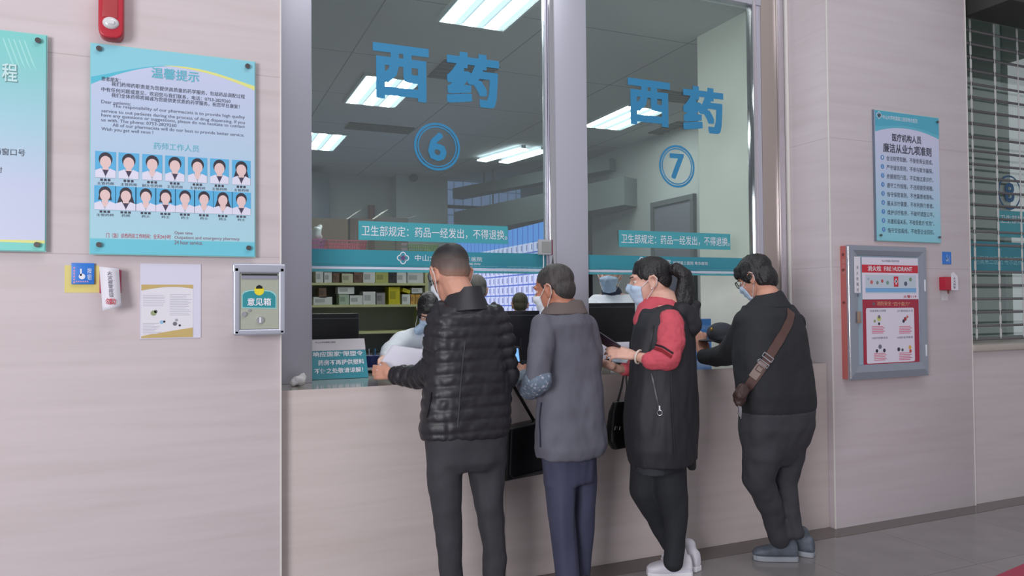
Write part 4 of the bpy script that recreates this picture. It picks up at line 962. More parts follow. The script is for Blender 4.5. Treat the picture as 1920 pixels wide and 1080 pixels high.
def crumple(me, a=.03, s=9):
    displace(me, lambda co, n: a*noise.noise(co*s))
q = MB().ball((c.x, YSH+.17, c.z+.03), (.05, .07, .055)).ball((c.x+.03, YSH+.16, c.z+.06), (.025, .05, .05)); blob('crumpled_film', q, .012, mat('bag_white', (216, 220, 222), .4), t, 2, post=lambda me: crumple(me, .05, 16))

# things on the counter
def monitor(px0, px1, pyt, y, desc, side=0, zb=ZC+.001):
    t = thing('monitor', desc, 'monitor', 'computer monitors on the counter')
    x0, x1 = at(px0, pyt, y).x, at(px1, pyt, y).x; zt = at((px0+px1)/2, pyt, y).z; w_ = x1-x0
    box('screen_shell', x0, x1, y, y+.035, zb+.05, zt, BLACK, t, bevel=.006)
    box('display', x0+.012, x1-.012, y+.0352, y+.037, zb+.065, zt-.012, mat('monitor_glow', (120, 150, 190), .3, emit=.5), t)
    box('glint_strip', x0+.002, x1-.002, y-.002, y+.001, zt-.03, zt-.026, mat('edge_glint', (86, 92, 100), .3), t)  # paler strip painted as a glint near the shell's upper edge
    box('neck', (x0+x1)/2-.03, (x0+x1)/2+.03, y-.012, y-.001, zb+.012, zb+.2, BLACK, t)
    box('foot', (x0+x1)/2-.11, (x0+x1)/2+.11, y-.03, y+.14, zb, zb+.012, BLACK, t, bevel=.003)
monitor(545, 673, 588, .68, 'black monitor seen from behind at the left post, above the teal stand sign')
monitor(893, 1012, 583, .60, 'black monitor between the puffer-jacket man and the grey-jacket man')
monitor(1075, 1191, 568, .62, 'black monitor in front of the masked pharmacist at the right pane')

t = thing('stand_sign', 'teal and white sign standing on the counter inside the left window', 'sign')
yS = .50
bl, br, tl, tr = at(560, 716, yS), at(691, 707, yS), at(560, 638, yS+.08), at(683, 634, yS+.08)
bl.z = br.z = ZC+.002; tl.z = tr.z = (tl.z+tr.z)/2; bl.x = tl.x
nrm = (br-bl).cross(tl-bl).normalized()
if nrm.y > 0: nrm = -nrm
MB().poly([bl, br, tr, tl], -nrm*.006).build('face', mat('sign_teal', (40, 134, 150), .4), t)
f = .29
a_, b_ = bl.lerp(tl, 1-f), br.lerp(tr, 1-f)
MB().poly([p+nrm*.0006 for p in (a_, b_, tr, tl)], nrm*.0004).build('white_header', mat('sign_header', (196, 190, 196), .5), t)
MB().poly([bl-nrm*.006, br-nrm*.006, br+Vector((0, .13, 0)), bl+Vector((0, .13, 0))], (0, 0, .004)).build('base', ACRYL, t)
def on_sign(body, px0, px1, py, hpx, m, bold):
    u = (tl-bl); w_ = Vector((1, 0, 0)); zc = at((px0+px1)/2, py, yS+.04).z; fr_ = (zc-bl.z)/u.z
    v, ff = glyphs(body, bold); lo, hi = v.min(0), v.max(0); xa, xb = at(px0, py, yS+.04).x, at(px1, py, yS+.04).x; h = hpx*axial(at(px0, py, yS))/CAM_F
    P_ = [bl+u*(fr_+((p[1]-(lo[1]+hi[1])/2)/(hi[1]-lo[1])*h)/u.length)+w_*(xa+(p[0]-lo[0])/(hi[0]-lo[0])*(xb-xa)-bl.x)+nrm*.0018 for p in v]
    link('lettering', MB().add(P_, ff).mesh('t', False), m, t)
on_sign('为响应国家“限塑令', 574, 681, 664, 10.5, WHITE, .012)
on_sign('药房不再提供塑料', 596, 682, 679, 10.5, WHITE, .012)
on_sign('不便之处敬请谅解！', 588, 679, 694, 10.5, WHITE, .012)
on_sign('中山大学附属第三医院', 593, 631, 642.5, 3.6, INK, .004)
t = thing('crumpled_tissue', 'crumpled white tissue on the counter against the left steel post', 'tissue')
c = at(559, 712, .24); q = MB().ball((c.x, .24, ZC+.024), (.035, .03, .027)).ball((c.x+.022, .25, ZC+.04), (.018, .015, .022)).ball((c.x-.02, .23, ZC+.016), (.025, .02, .016))
blob('tissue', q, .006, mat('tissue_white', (214, 212, 214), .9), t, 1, post=lambda me: displace(me, lambda co, n: .006*noise.noise(co*60)))
t = thing('card_terminal', 'small card terminal with lit blue screen between the first two men', 'terminal')
c = at(968, 680, .25); z_ = ZC
MB().box(-.034, .034, -.012, .012, .0, .15, Matrix.Translation((c.x, .25, z_+.012)) @ Matrix.Rotation(-.25, 4, 'X')).build('body', BLACK, t, bevel=.004)
MB().box(-.022, .022, -.0135, -.0121, .062, .138, Matrix.Translation((c.x, .25, z_+.012)) @ Matrix.Rotation(-.25, 4, 'X')).build('lit_screen', mat('terminal_glow', (120, 176, 240), .3, emit=.9), t)
box('foot', c.x-.04, c.x+.04, .21, .31, z_+.0005, z_+.0115, BLACK, t, bevel=.002)
t = thing('pen_stand', 'thin dark pole stand on the counter beside the lit card terminal', 'stand')
c = at(981, 660, .30); MB().tube([(c.x, .33, ZC+.008), (c.x, .33, ZC+.2)], .006, 8).build('pole', BLACK, t, smooth=True); MB().tube([(c.x, .33, ZC+.0005), (c.x, .33, ZC+.009)], .035, 16).build('base', BLACK, t, smooth=True)
t = thing('keyboard_tray', 'grey and white desk tray behind the teal stand sign', 'tray')
c = at(700, 672, .72); box('tray', c.x-.1, c.x+.02, .76, .85, ZC+.0008, ZC+.022, mat('tray_black', (40, 42, 46), .4), t); box('white_lip', c.x-.1, c.x+.02, .752, .759, ZC+.018, ZC+.034, mat('lip_white', (220, 222, 226), .4), t)
t = thing('supply_tub', 'dark blue tub of supplies on the counter beside the bending pharmacist', 'tub')
c = at(697, 648, .815); MB().tube([(c.x, .815, ZC+.0235), (c.x, .815, ZC+.10)], [.035, .042], 16).build('tub', mat('navy_plastic', (52, 62, 120), .4), t, smooth=True)
for k, dx in enumerate((-.014, .008, .02)): MB().tube([(c.x+dx, .815, ZC+.06), (c.x+dx*1.1, .82, ZC+.14)], .004, 6).build('pen', [GREYP, INK, BLUE][k], t)
t = thing('blue_notice', 'bright blue notice standing on the counter between the woman and the last man', 'notice')
a = at(1300, 598, .62); b = at(1334, 665, .62)
box('card', a.x, b.x, .62, .63, ZC+.002, a.z, mat('notice_blue', (66, 134, 206), .4), t)
box('foot', a.x+.02, b.x-.02, .60, .72, ZC+.0005, ZC+.0018, GREYP, t)
for k in range(3): text('lettering', ['请保持', '安全', '距离'][k], a.x+.03, b.x-.01, a.z-.06-.05*k, .03, .6194, mat('pale_blue_print', (150, 180, 226)), t)
# ------------------------------------------------------------------ people
SKIN = mat('skin_warm', (206, 150, 128), .55, var=.06, scale=20)
SKIN_T = mat('skin_tan', (186, 124, 100), .55, var=.06, scale=20)
SKIN_P = mat('skin_fair', (218, 170, 152), .5, var=.05, scale=20)
MASKB = mat('mask_blue', (192, 214, 238), .8)
MASKW = mat('mask_white', (226, 232, 240), .8)
HAIRB = mat('black_hair', (30, 27, 29), .45, var=.25, scale=40, bump=.5, bscale=90)
EYEW, IRIS = mat('eye_white', (232, 228, 224), .3), mat('iris_dark', (40, 28, 24), .2)
GLASSF = mat('glasses_frame', (30, 30, 36), .3)

def az_axes(deg):
    a = math.radians(deg); return Vector((math.cos(a), -math.sin(a), 0)), Vector((math.sin(a), math.cos(a), 0))
def frame(c, az, pitch=0, roll=0):
    r, f = az_axes(az); u = Vector((0, 0, 1)); p = math.radians(pitch); q = math.radians(roll)
    f2 = f*math.cos(p)-u*math.sin(p); u2 = u*math.cos(p)+f*math.sin(p)
    r2 = r*math.cos(q)-u2*math.sin(q); u3 = u2*math.cos(q)+r*math.sin(q)
    m = Matrix((r2, f2, u3)).transposed().to_4x4(); m.translation = Vector(c); return m
def view_az(p): return math.degrees(math.atan2(p.x, p.y+CAM_D))
def ring(pl, pr, py, y, az, k=.62, e=2.4, grow=0):
    """a cross-section of a body turned to az, wide enough to span pl..pr in the photograph"""
    c = at((pl+pr)/2, py, y); w_ = (pr-pl)/2*axial(c)/CAM_F; phi = math.radians(view_az(c)-az)
    a = w_/math.sqrt(math.cos(phi)**2+(k*math.sin(phi))**2)+grow; r, f = az_axes(az)
    return [c, r, a, f, a*k, e]
def chain_pts(l, scale=1): return [(at(px, py, y), r*axial(at(px, py, y))/CAM_F*scale) for px, py, y, r in l]

def head_skin(mb, M, s=1.0):
    def E(c, r, R=None): mb.ball(M @ Vector([v*s for v in c]), [v*s for v in r], 14, M if R is None else M @ R)
    def K(a, ra, b, rb): mb.cap(M @ Vector([v*s for v in a]), ra*s, M @ Vector([v*s for v in b]), rb*s)
    E((0, -.014, .034), (.074, .094, .082)); E((0, .022, -.028), (.061, .070, .084)); E((0, .038, -.080), (.046, .046, .036))
    E((0, -.03, -.02), (.064, .066, .07))
    K((0, .086, .004), .010, (0, .104, -.034), .013); K((-.012, .096, -.038), .009, (.012, .096, -.038), .009)
    E((0, .072, .026), (.052, .022, .014))
    for x in (-1, 1):
        E((x*.040, .066, -.03), (.02, .022, .022))
        E((x*.073, -.012, -.012), (.010, .020, .030), Matrix.Rotation(x*-.35, 4, 'Z'))
        pts = [(x*.080, .004, -.002), (x*.086, -.004, .018), (x*.089, -.022, .022), (x*.089, -.034, .008), (x*.084, -.030, -.014), (x*.078, -.014, -.038), (x*.075, -.002, -.040)]
        for a, b in zip(pts, pts[1:]): K(a, .0062, b, .0062)
    K((-.018, .082, -.072), .009, (.018, .082, -.072), .009)
def face_bits(root, M, s=1.0, brow=HAIRB):
    for x in (-1, 1):
        o = MB().ball(M @ Vector((x*.031*s, .0665*s, .004*s)), .0112*s, 10).build('eye', EYEW, root, smooth=True)
        MB().ball(M @ Vector((x*.031*s, .0720*s, .002*s)), .0066*s, 8).build('iris', IRIS, o, smooth=True)
        MB().cap(M @ Vector((x*.016*s, .091*s, .026*s)), .004*s, M @ Vector((x*.048*s, .078*s, .028*s)), .003*s).build('eyebrow', brow, root, smooth=True)
        MB().cap(M @ Vector((x*.020*s, .0765*s, .013*s)), .004*s, M @ Vector((x*.044*s, .069*s, .011*s)), .0035*s).build('eyelid', MATS['skin_warm'], root, smooth=True)
def face_mask(root, M, body, m, s=1.0, top=-.018, bot=-.118, half=62, name='face_mask'):
    """pleated mask draped over the lower face, with ear loops"""
    bv = BVHTree.FromObject(body, bpy.context.evaluated_depsgraph_get())
    NU, NV = 18, 12; G = []
    for j in range(NV+1):
        v = j/NV; row = []
        for i in range(NU+1):
            u = -1+2*i/NU; a = math.radians(half*u*(1-.12*v))
            z = (top+.016*(1-abs(u))-.006*abs(u))*(1-v)+(bot+.012*abs(u))*v
            o = M @ Vector((0, .01*s, z*s)); d = (M.to_3x3() @ Vector((math.sin(a), math.cos(a), -.25*v))).normalized()
            h = bv.ray_cast(o+d*.25, -d, .25)
            r_ = .25-h[3] if h[0] is not None else .08*s
            row.append(r_)
        G.append((row))
    A = np.array(G); A = np.clip(A, .05*s, .125*s)
    for _ in range(3):
        Bm = A.copy(); Bm[1:-1, 1:-1] = np.maximum(A[1:-1, 1:-1], (A[:-2, 1:-1]+A[2:, 1:-1]+A[1:-1, :-2]+A[1:-1, 2:])/4); A = Bm
    vs = []; fs = []
    for t_, off in ((0, .0035), (1, .006)):
        for j in range(NV+1):
            v = j/NV
            for i in range(NU+1):
                u = -1+2*i/NU; a = math.radians(half*u*(1-.12*v)); z = (top+.016*(1-abs(u))-.006*abs(u))*(1-v)+(bot+.012*abs(u))*v
                o = M @ Vector((0, .01*s, z*s)); d = (M.to_3x3() @ Vector((math.sin(a), math.cos(a), -.25*v))).normalized()
                pl = .0022*math.sin(v*6*math.pi) if .15 < v < .85 else 0
                vs.append(o+d*(A[j, i]+off*s+(pl+.003)*t_))
    W = NU+1; N = W*(NV+1)
    for j in range(NV):
        for i in range(NU):
            k = j*W+i; fs += [(k, k+1, k+W+1, k+W), (N+k, N+k+W, N+k+W+1, N+k+1)]
    edge = [i for i in range(W)]+[j*W+NU for j in range(1, NV+1)]+[NV*W+i for i in range(NU-1, -1, -1)]+[j*W for j in range(NV-1, 0, -1)]
    for a, b in zip(edge, edge[1:]+edge[:1]): fs.append((a, b, b+N, a+N))
    mk = MB().add(vs, fs).build(name, m, root, smooth=True)
    for i, x in ((0, -1), (NU, 1)):
        pa, pb = Vector(vs[N+W*1+i]), Vector(vs[N+W*(NV-1)+i])
        ear_t = M @ Vector((x*.090*s, -.020*s, .024*s)); ear_b = M @ Vector((x*.084*s, -.032*s, -.022*s)); out = M.to_3x3() @ Vector((x*.006, 0, 0))
        MB().tube([pa, (pa+ear_t)/2+out*.5, ear_t+out*.3, M @ Vector((x*.094*s, -.038*s, .006*s)), ear_b, (pb+ear_b)/2+out*.5, pb], .0016, 6).build('ear_loop', MASKW, mk, smooth=True)
    return mk
def glasses(root, M, s=1.0, m=GLASSF):
    g = empty('glasses'); g.parent = root
    q = MB()
    for x in (-1, 1):
        q.tube([M @ Vector(((x*.034+.025*math.cos(t))*s, (.100-.012*abs(x*.034+.025*math.cos(t))/.05)*s, (.002+.018*math.sin(t))*s)) for t in np.linspace(0, 2*math.pi, 20, endpoint=False)], .0022, 6, closed=True)
    q.tube([M @ Vector((x*s, .101*s, .006*s)) for x in (-.010, 0, .010)], .002, 6); q.build('rims', m, g, smooth=True)
    for x in (-1, 1):
        MB().tube([M @ Vector((x*.058*s, .088*s, .008*s)), M @ Vector((x*.083*s, .040*s, .013*s)), M @ Vector((x*.088*s, -.018*s, .018*s)), M @ Vector((x*.088*s, -.038*s, .0*s))], .0022, 6).build('temple_arm', m, g, smooth=True)
        MB().ball(M @ Vector((x*.034*s, .0935*s, .002*s)), (.024*s, .0012, .017*s), 8, M).build('lens', ACRYL, g, smooth=True)
def hair(root, M, s, kind, m):
    q = MB()
    def E(c, r): q.ball(M @ Vector([v*s for v in c]), [v*s for v in r], 14, M)
    if kind == 'crew':
        E((0, -.018, .044), (.0765, .096, .080)); E((0, -.05, .0), (.066, .060, .066)); E((0, .02, .07), (.06, .06, .048))
    elif kind == 'older':
        E((0, -.022, .044), (.079, .097, .080)); E((0, -.056, -.008), (.068, .060, .066)); E((-.062, -.02, .03), (.018, .05, .04)); E((.062, -.02, .03), (.018, .05, .04))
    elif kind == 'thick':
        E((0, -.016, .050), (.086, .104, .084)); E((0, -.056, -.022), (.074, .064, .086)); E((-.066, -.008, .016), (.024, .056, .05)); E((.066, -.008, .016), (.024, .056, .05)); E((0, .05, .075), (.062, .05, .036)); E((.02, .075, .05), (.04, .03, .03)); E((-.03, .068, .052), (.035, .03, .03))
    elif kind == 'pulled':
        E((0, -.020, .042), (.079, .100, .083)); E((0, -.06, .005), (.066, .056, .064)); E((-.058, -.012, .038), (.018, .052, .046)); E((.058, -.012, .038), (.018, .052, .046)); E((0, .010, .086), (.055, .056, .030))
    elif kind == 'bob':
        E((0, -.020, .044), (.083, .104, .084)); E((0, -.055, -.03), (.078, .062, .09)); E((-.068, -.01, -.02), (.02, .055, .08)); E((.068, -.01, -.02), (.02, .055, .08)); E((0, .05, .07), (.06, .045, .034))
    amp = {'thick': .005, 'crew': .0012, 'older': .002}.get(kind, .0022)
    R = M.inverted()
    def post(me): displace(me, lambda co, n: amp*noise.noise(Vector(((R @ co).x*60, (R @ co).y*60, (R @ co).z*18))))
    return blob('hair', q, .006, m, root, 3, post)
def hand(mb, W, d, n, t, s=1.0, curl=(.5, .55, .6, .65), thumb=.5):
    """palm, four separate bent fingers and a thumb; d along the hand, n out of the palm, t towards the thumb"""
    d = Vector(d).normalized(); n = (Vector(n)-d*d.dot(n)).normalized(); t = Vector(t); t = (t-d*d.dot(t)-n*n.dot(t)).normalized(); W = Vector(W)
    kn = []
    for i, (o, L) in enumerate(((.030, .086), (.010, .090), (-.010, .087), (-.029, .080))):
        k = W+(d*L+t*o)*s; kn.append(k); mb.cap(W+(d*.012+t*o*.62)*s, .0155*s, k, .0115*s)
    mb.cap(W-d*.03*s, .024*s, W+d*.02*s, .024*s)
    for i, (ls, c) in enumerate(zip((.92, 1, .95, .76), curl)):
        p = kn[i]; a = c*.55
        for L, r0, r1 in ((.043, .0098, .009), (.027, .009, .0083), (.021, .0083, .0068)):
            q = p+(d*math.cos(a)+n*math.sin(a)+t*(.06-.05*i)*1.0)*(L*ls*s); mb.cap(p, r0*s, q, r1*s); p = q; a += c
    p = W+(d*.026+t*.026+n*.006)*s; a = W+(d*.058+t*(.048)+n*.016)*s
    mb.cap(W+(d*.01+t*.012)*s, .017*s, p, .0150*s); mb.cap(p, .0145*s, a, .0112*s)
    b = a+(d*.026+t*(.012*(1-thumb))+n*.018*thumb*2)*s; mb.cap(a, .0108*s, b, .0096*s); c_ = b+(d*.022+n*.012*thumb*2-t*.004)*s; mb.cap(b, .0094*s, c_, .0074*s)
def shoe(root, ankle, az, L, m, sole, zf=0.0, tilt=0, name='shoe', heel_y=None):
    """shoe whose heel sits under the ankle, pointing to az"""
    r, f = az_axes(az); u = Vector((0, 0, 1))
    if tilt: f, u = f*math.cos(tilt)-u*math.sin(tilt), u*math.cos(tilt)+f*math.sin(tilt)
    o = Vector((ankle.x, ankle.y, zf)) if heel_y is None else heel_y
    sec = [(-.30, .020, .055), (-.26, .031, .088), (-.12, .036, .098), (.05, .038, .082), (.25, .045, .064), (.45, .047, .052), (.60, .040, .040), (.68, .024, .026)]
    rings = []
    for k, w_, h in sec: rings.append((o+f*(k*L)+u*(.022+h/2), r, w_, u, h/2, 2.6))
    q = MB().loft(rings, 24); q.cap(o+f*-.08*L+u*.08, .036, o+f*-.04*L+u*.13, .036)
    sh = blob(name, q, .006, m, root, 4)
    q = MB(); vs = []
    for k, w_, h in sec: vs.append((k*L, w_+.004))
    outl = [o+f*k+r*w_ for k, w_ in vs]+[o+f*k-r*w_ for k, w_ in reversed(vs)]
    q.poly([p+u*.001 for p in outl], u*.028); q.build('sole', sole, sh, bevel=.005)
    for k in range(4): a = o+f*(L*(.06+.08*k))+u*(.104-.011*k-.004); MB().tube([a-r*.024, a+u*.006, a+r*.024], .003, 6).build('lace', sole, sh, smooth=True)
    return sh
def folds(scale=(14, 14, 5), amp=.006, extra=None):
    def post(me):
        def fn(co, n):
            v = amp*noise.noise(Vector((co.x*scale[0], co.y*scale[1], co.z*scale[2])))+amp*.5*noise.noise(Vector((co.x*scale[0]*2.3, co.y*scale[1]*2.3, co.z*scale[2]*2.3+7)))
            return v+(extra(co, n) if extra else 0)
        displace(me, fn)
    return post
def on_surface(o, pts, off=.003):
    """points of o's surface met along the sight lines through pts, lifted by off"""
    bv = BVHTree.FromObject(o, bpy.context.evaluated_depsgraph_get()); out = []
    for px, py in pts:
        d = ray(px, py).normalized(); h = bv.ray_cast(EYE, d)
        if h[0] is not None: out.append((h[0]+h[1]*off, h[1]))
    return out
def ribbon(name, o, pts, width, th, m, parent, off=.002):
    """a strap lying on o's surface"""
    P_ = on_surface(o, pts, off); vs = []; fs = []
    P_ = [(p, n) for p, n in P_]
    co = [p for p, n in P_]
    for _ in range(3): co = [co[0]]+[(a+b*2+c)/4 for a, b, c in zip(co, co[1:], co[2:])]+[co[-1]]
    for i, (p, (_, n)) in enumerate(zip(co, P_)):
        t = (co[min(i+1, len(co)-1)]-co[max(i-1, 0)]).normalized(); s = t.cross(n).normalized()*width/2
        vs += [p-s, p+s, p+s+n*th, p-s+n*th]
    for i in range(len(co)-1):
        for k in range(4): fs.append((i*4+k, i*4+(k+1) % 4, i*4+4+(k+1) % 4, i*4+4+k))
    fs += [(0, 1, 2, 3), tuple(len(vs)-4+k for k in range(4))]
    return MB().add(vs, fs).build(name, m, parent, smooth=True)
def dense(pts, n=6):
    out = []
    for a, b in zip(pts, pts[1:]):
        for i in range(n): out.append((a[0]+(b[0]-a[0])*i/n, a[1]+(b[1]-a[1])*i/n))
    return out+[pts[-1]]
def body(root, M, s, torso, limbs, hands, skin, neck, vox=.0055, az=0, k=.5):
    q = MB(); head_skin(q, M, s)
    n0 = M @ Vector((0, -.028*s, -.045*s)); q.cap(n0, .056*s, neck, .060*s)
    R = [ring(*r[:4], az, k, 2.3) for r in torso]
    for r in R: r[2] = max(.05, r[2]*.8-.012); r[4] = max(.05, r[4]*.8-.012)
    q.loft(R); q.cap(neck, .06*s, R[0][0], min(R[0][2], .09))
    for l in limbs: q.chain([(p, max(.022, r*.68)) for p, r in chain_pts(l)])
    for h in hands: hand(q, *h[:4], **(h[4] if len(h) > 4 else {}))
    return blob('body', q, vox, skin, root, 3)

# ---- the man in the black puffer jacket
def man_puffer():
    root = thing('person', 'man in black quilted puffer jacket and dark trousers bending over papers, leftmost at the counter', 'person', 'customers at the counter')
    Y = -.36
    M = frame(at(844, 515, -.27), -4, 25, 0)
    neck = at(866, 556, -.35)
    torso = [(838, 903, 556, -.35), (815, 925, 574, -.36), (806, 938, 592, -.37), (802, 944, 620, -.37), (802, 950, 660, -.37), (800, 955, 700, -.37), (794, 958, 740, -.36), (789, 958, 780, -.36), (787, 957, 806, -.36), (791, 953, 817, -.36)]
    La = [(826, 588, -.36, 24), (822, 635, -.35, 30), (824, 688, -.31, 31), (790, 707, -.16, 24), (744, 703, -.02, 17)]
    Ra = [(928, 588, -.38, 24), (940, 640, -.39, 26), (948, 702, -.38, 25), (936, 704, -.20, 20), (918, 697, -.03, 14)]
    Ll = [(835, 815, -.36, 38), (834, 880, -.36, 36), (838, 950, -.37, 29), (842, 1020, -.37, 24), (846, 1092, -.36, 21)]
    Rl = [(914, 815, -.36, 38), (911, 880, -.36, 35), (918, 950, -.37, 28), (926, 1020, -.37, 23), (928, 1092, -.36, 22)]
    hw = at(732, 700, .0); hr = at(914, 694, .0)
    bd = body(root, M, 1.13, torso, [La, Ra, Ll, Rl], [(hw, (-.6, .75, .02), (.7, .4, -.1), (.1, .0, 1), dict(s=.92, curl=(.6, .7, .7, .75))), (hr, (-.2, 1, .05), (-.2, 0, -1), (-1, 0, 0))], SKIN, neck)
    q = MB(); q.loft([ring(*r, 3, .60) for r in torso[1:]]); q.chain(chain_pts(La)); q.chain(chain_pts(Ra))
    La3, Ra3 = [p for p, r in chain_pts(La)], [p for p, r in chain_pts(Ra)]
    def along(co, c):
        best = (9, 0); acc = 0
        for a, b in zip(c, c[1:]):
            ab = b-a; t = max(0, min(1, (co-a).dot(ab)/ab.length_squared)); d = (co-a-ab*t).length
            if d < best[0]: best = (d, acc+t*ab.length)
            acc += ab.length
        return best
    tc = at(870, 700, -.37)
    def quilt(co, n):
        dl, dr = along(co, La3), along(co, Ra3)
        if dl[0] < .095 and co.x < tc.x-.13: s_ = dl[1]
        elif dr[0] < .085 and co.x > tc.x+.15: s_ = dr[1]
        else: s_ = co.z+.008*math.sin(co.x*9)
        w_ = abs(math.sin(math.pi*s_/.052))**.55
        k_ = (.30 if co.x > tc.x else .55) if dr[0] >= .085 and s_ != dl[1] else 1.1
        k_ = .55 if co.z < tc.z-.12 and s_ != dl[1] else k_
        return k_*(.0125*w_-.008)+.0045*noise.noise(Vector((co.x*38, co.y*38, co.z*30)))*w_
    jm = mat('black_down_nylon', (40, 38, 43), .44, spec=.4)
    j = blob('jacket', q, .0075, jm, root, 5, folds((10, 10, 8), .006, quilt))
    # stand collar
    rings = []
    for pl, pr, py, y, e in ((818, 922, 586, -.365, 0), (826, 914, 573, -.36, 0), (832, 909, 561, -.355, 0), (838, 906, 551, -.35, 0), (841, 904, 543, -.345, 0)):
        rings.append(ring(pl, pr, py, y, 3, .8, 2.2))
    for r, up in zip(rings, (0, 0, 0, 0, 0)): r[0] = r[0]+Vector((0, 0, 0))
    q = MB(); n = 32; vs = []; fs = []
    for g in (0, -.012):
        for c, a, ra, b, rb, e in rings:
            for i in range(n):
                t = 2*math.pi*i/n; back = -math.sin(t)
                vs.append(c+a*((ra+g)*math.cos(t))+b*((rb+g)*math.sin(t))+Vector((0, 0, .014*back+.008*math.cos(t))))
    K = len(rings)
    for g in (0, 1):
        for i in range(K-1):
            for k in range(n): fs.append(tuple(g*K*n+x for x in (i*n+k, i*n+(k+1) % n, (i+1)*n+(k+1) % n, (i+1)*n+k)))
    for i in (0, K-1):
        for k in range(n): fs.append((i*n+k, i*n+(k+1) % n, K*n+i*n+(k+1) % n, K*n+i*n+k))
    q.add(vs, fs); o = q.build('collar', jm, j, smooth=True)
    # pocket zip
    ribbon('pocket_zip', j, dense([(809, 735), (806, 758), (800, 783)], 5), .012, .004, mat('zip_black', (18, 18, 22), .4), j)
    ribbon('side_seam', j, dense([(872, 640), (866, 690), (862, 740), (858, 800)], 6), .006, .002, mat('seam_grey', (54, 53, 60), .5), j)
    q = MB(); q.chain(chain_pts(Ll)); q.chain(chain_pts(Rl)); q.loft([ring(797, 953, 800, -.36, 3, .62), ring(797, 951, 830, -.36, 3, .62), ring(799, 949, 862, -.36, 3, .60), ring(803, 946, 880, -.36, 3, .5)])
    blob('trousers', q, .009, mat('charcoal_trousers', (52, 52, 58), .75, bump=.1, bscale=300), root, 5, folds((9, 9, 7), .008))
    hm = bpy.data.materials.new('faded_crew_cut'); hm.use_nodes = True; nt = hm.node_tree; b = nt.nodes['Principled BSDF']
    tcn = nt.nodes.new('ShaderNodeTexCoord'); sp = nt.nodes.new('ShaderNodeSeparateXYZ'); nt.links.new(tcn.outputs['Generated'], sp.inputs[0])
    rp = nt.nodes.new('ShaderNodeValToRGB'); e = rp.color_ramp.elements; e[0].position = .12; e[0].color = rgb(168, 124, 106); e[1].position = .78; e[1].color = rgb(40, 36, 38); kk = e.new(.42); kk.color = rgb(104, 88, 82)
    nt.links.new(sp.outputs[2], rp.inputs[0]); nt.links.new(rp.outputs[0], b.inputs['Base Color']); b.inputs['Roughness'].default_value = .6
    hair(root, M, 1.15, 'crew', hm); face_bits(root, M, 1.13); face_mask(root, M, bd, MASKW, 1.13); glasses(root, M, 1.13)
    for l, a in ((Ll, -12), (Rl, 10)): p = at(*l[-1][:3]); shoe(root, p, a, .27, mat('black_leather_shoe', (34, 32, 34), .35), mat('black_sole', (24, 24, 24), .7))
    return root, hw
MAN1, HAND1 = man_puffer()
# papers in his left hand
t = thing('paper_sheets', 'white sheets held over the counter by the man in the puffer jacket', 'papers')
for k in range(2):
    pts_ = [(706, 696), (716, 668), (742, 645), (790, 655), (790, 688), (748, 690)]
    ys = [.03, .10, .20, .20, .06, .01]
    ctr = at(750, 672, .10)
    P_ = [at(px+2*k, py+2*k, y+.004*k) for (px, py), y in zip(pts_, ys)]
    n = 10
    # bilinear sheet with a gentle belly
    A, B, C_, D_ = at(706, 694, .05+.01*k), at(735, 646, .24+.01*k), at(800, 656, .24+.01*k), at(785, 697, .05+.01*k)
    vs = []; fs = []
    for i in range(n+1):
        for jx in range(n+1):
            u, v = i/n, jx/n; p = A.lerp(D_, u).lerp(B.lerp(C_, u), v); p = p+Vector((0, -.006, .022))*math.sin(v*math.pi)*math.sin(u*math.pi*.9+.2)
            p.z = max(p.z, ZC+.004+.003*k); vs.append(p)
    for i in range(n):
        for jx in range(n): a = i*(n+1)+jx; fs.append((a, a+1, a+n+2, a+n+1))
    me = MB().add(vs, fs).mesh('p'); bm = bmesh.new(); bm.from_mesh(me); bmesh.ops.solidify(bm, geom=bm.faces, thickness=.001); bm.to_mesh(me); bm.free()
    link('sheet', me, mat('paper_lilac', (226, 222, 236), .7), t, True)

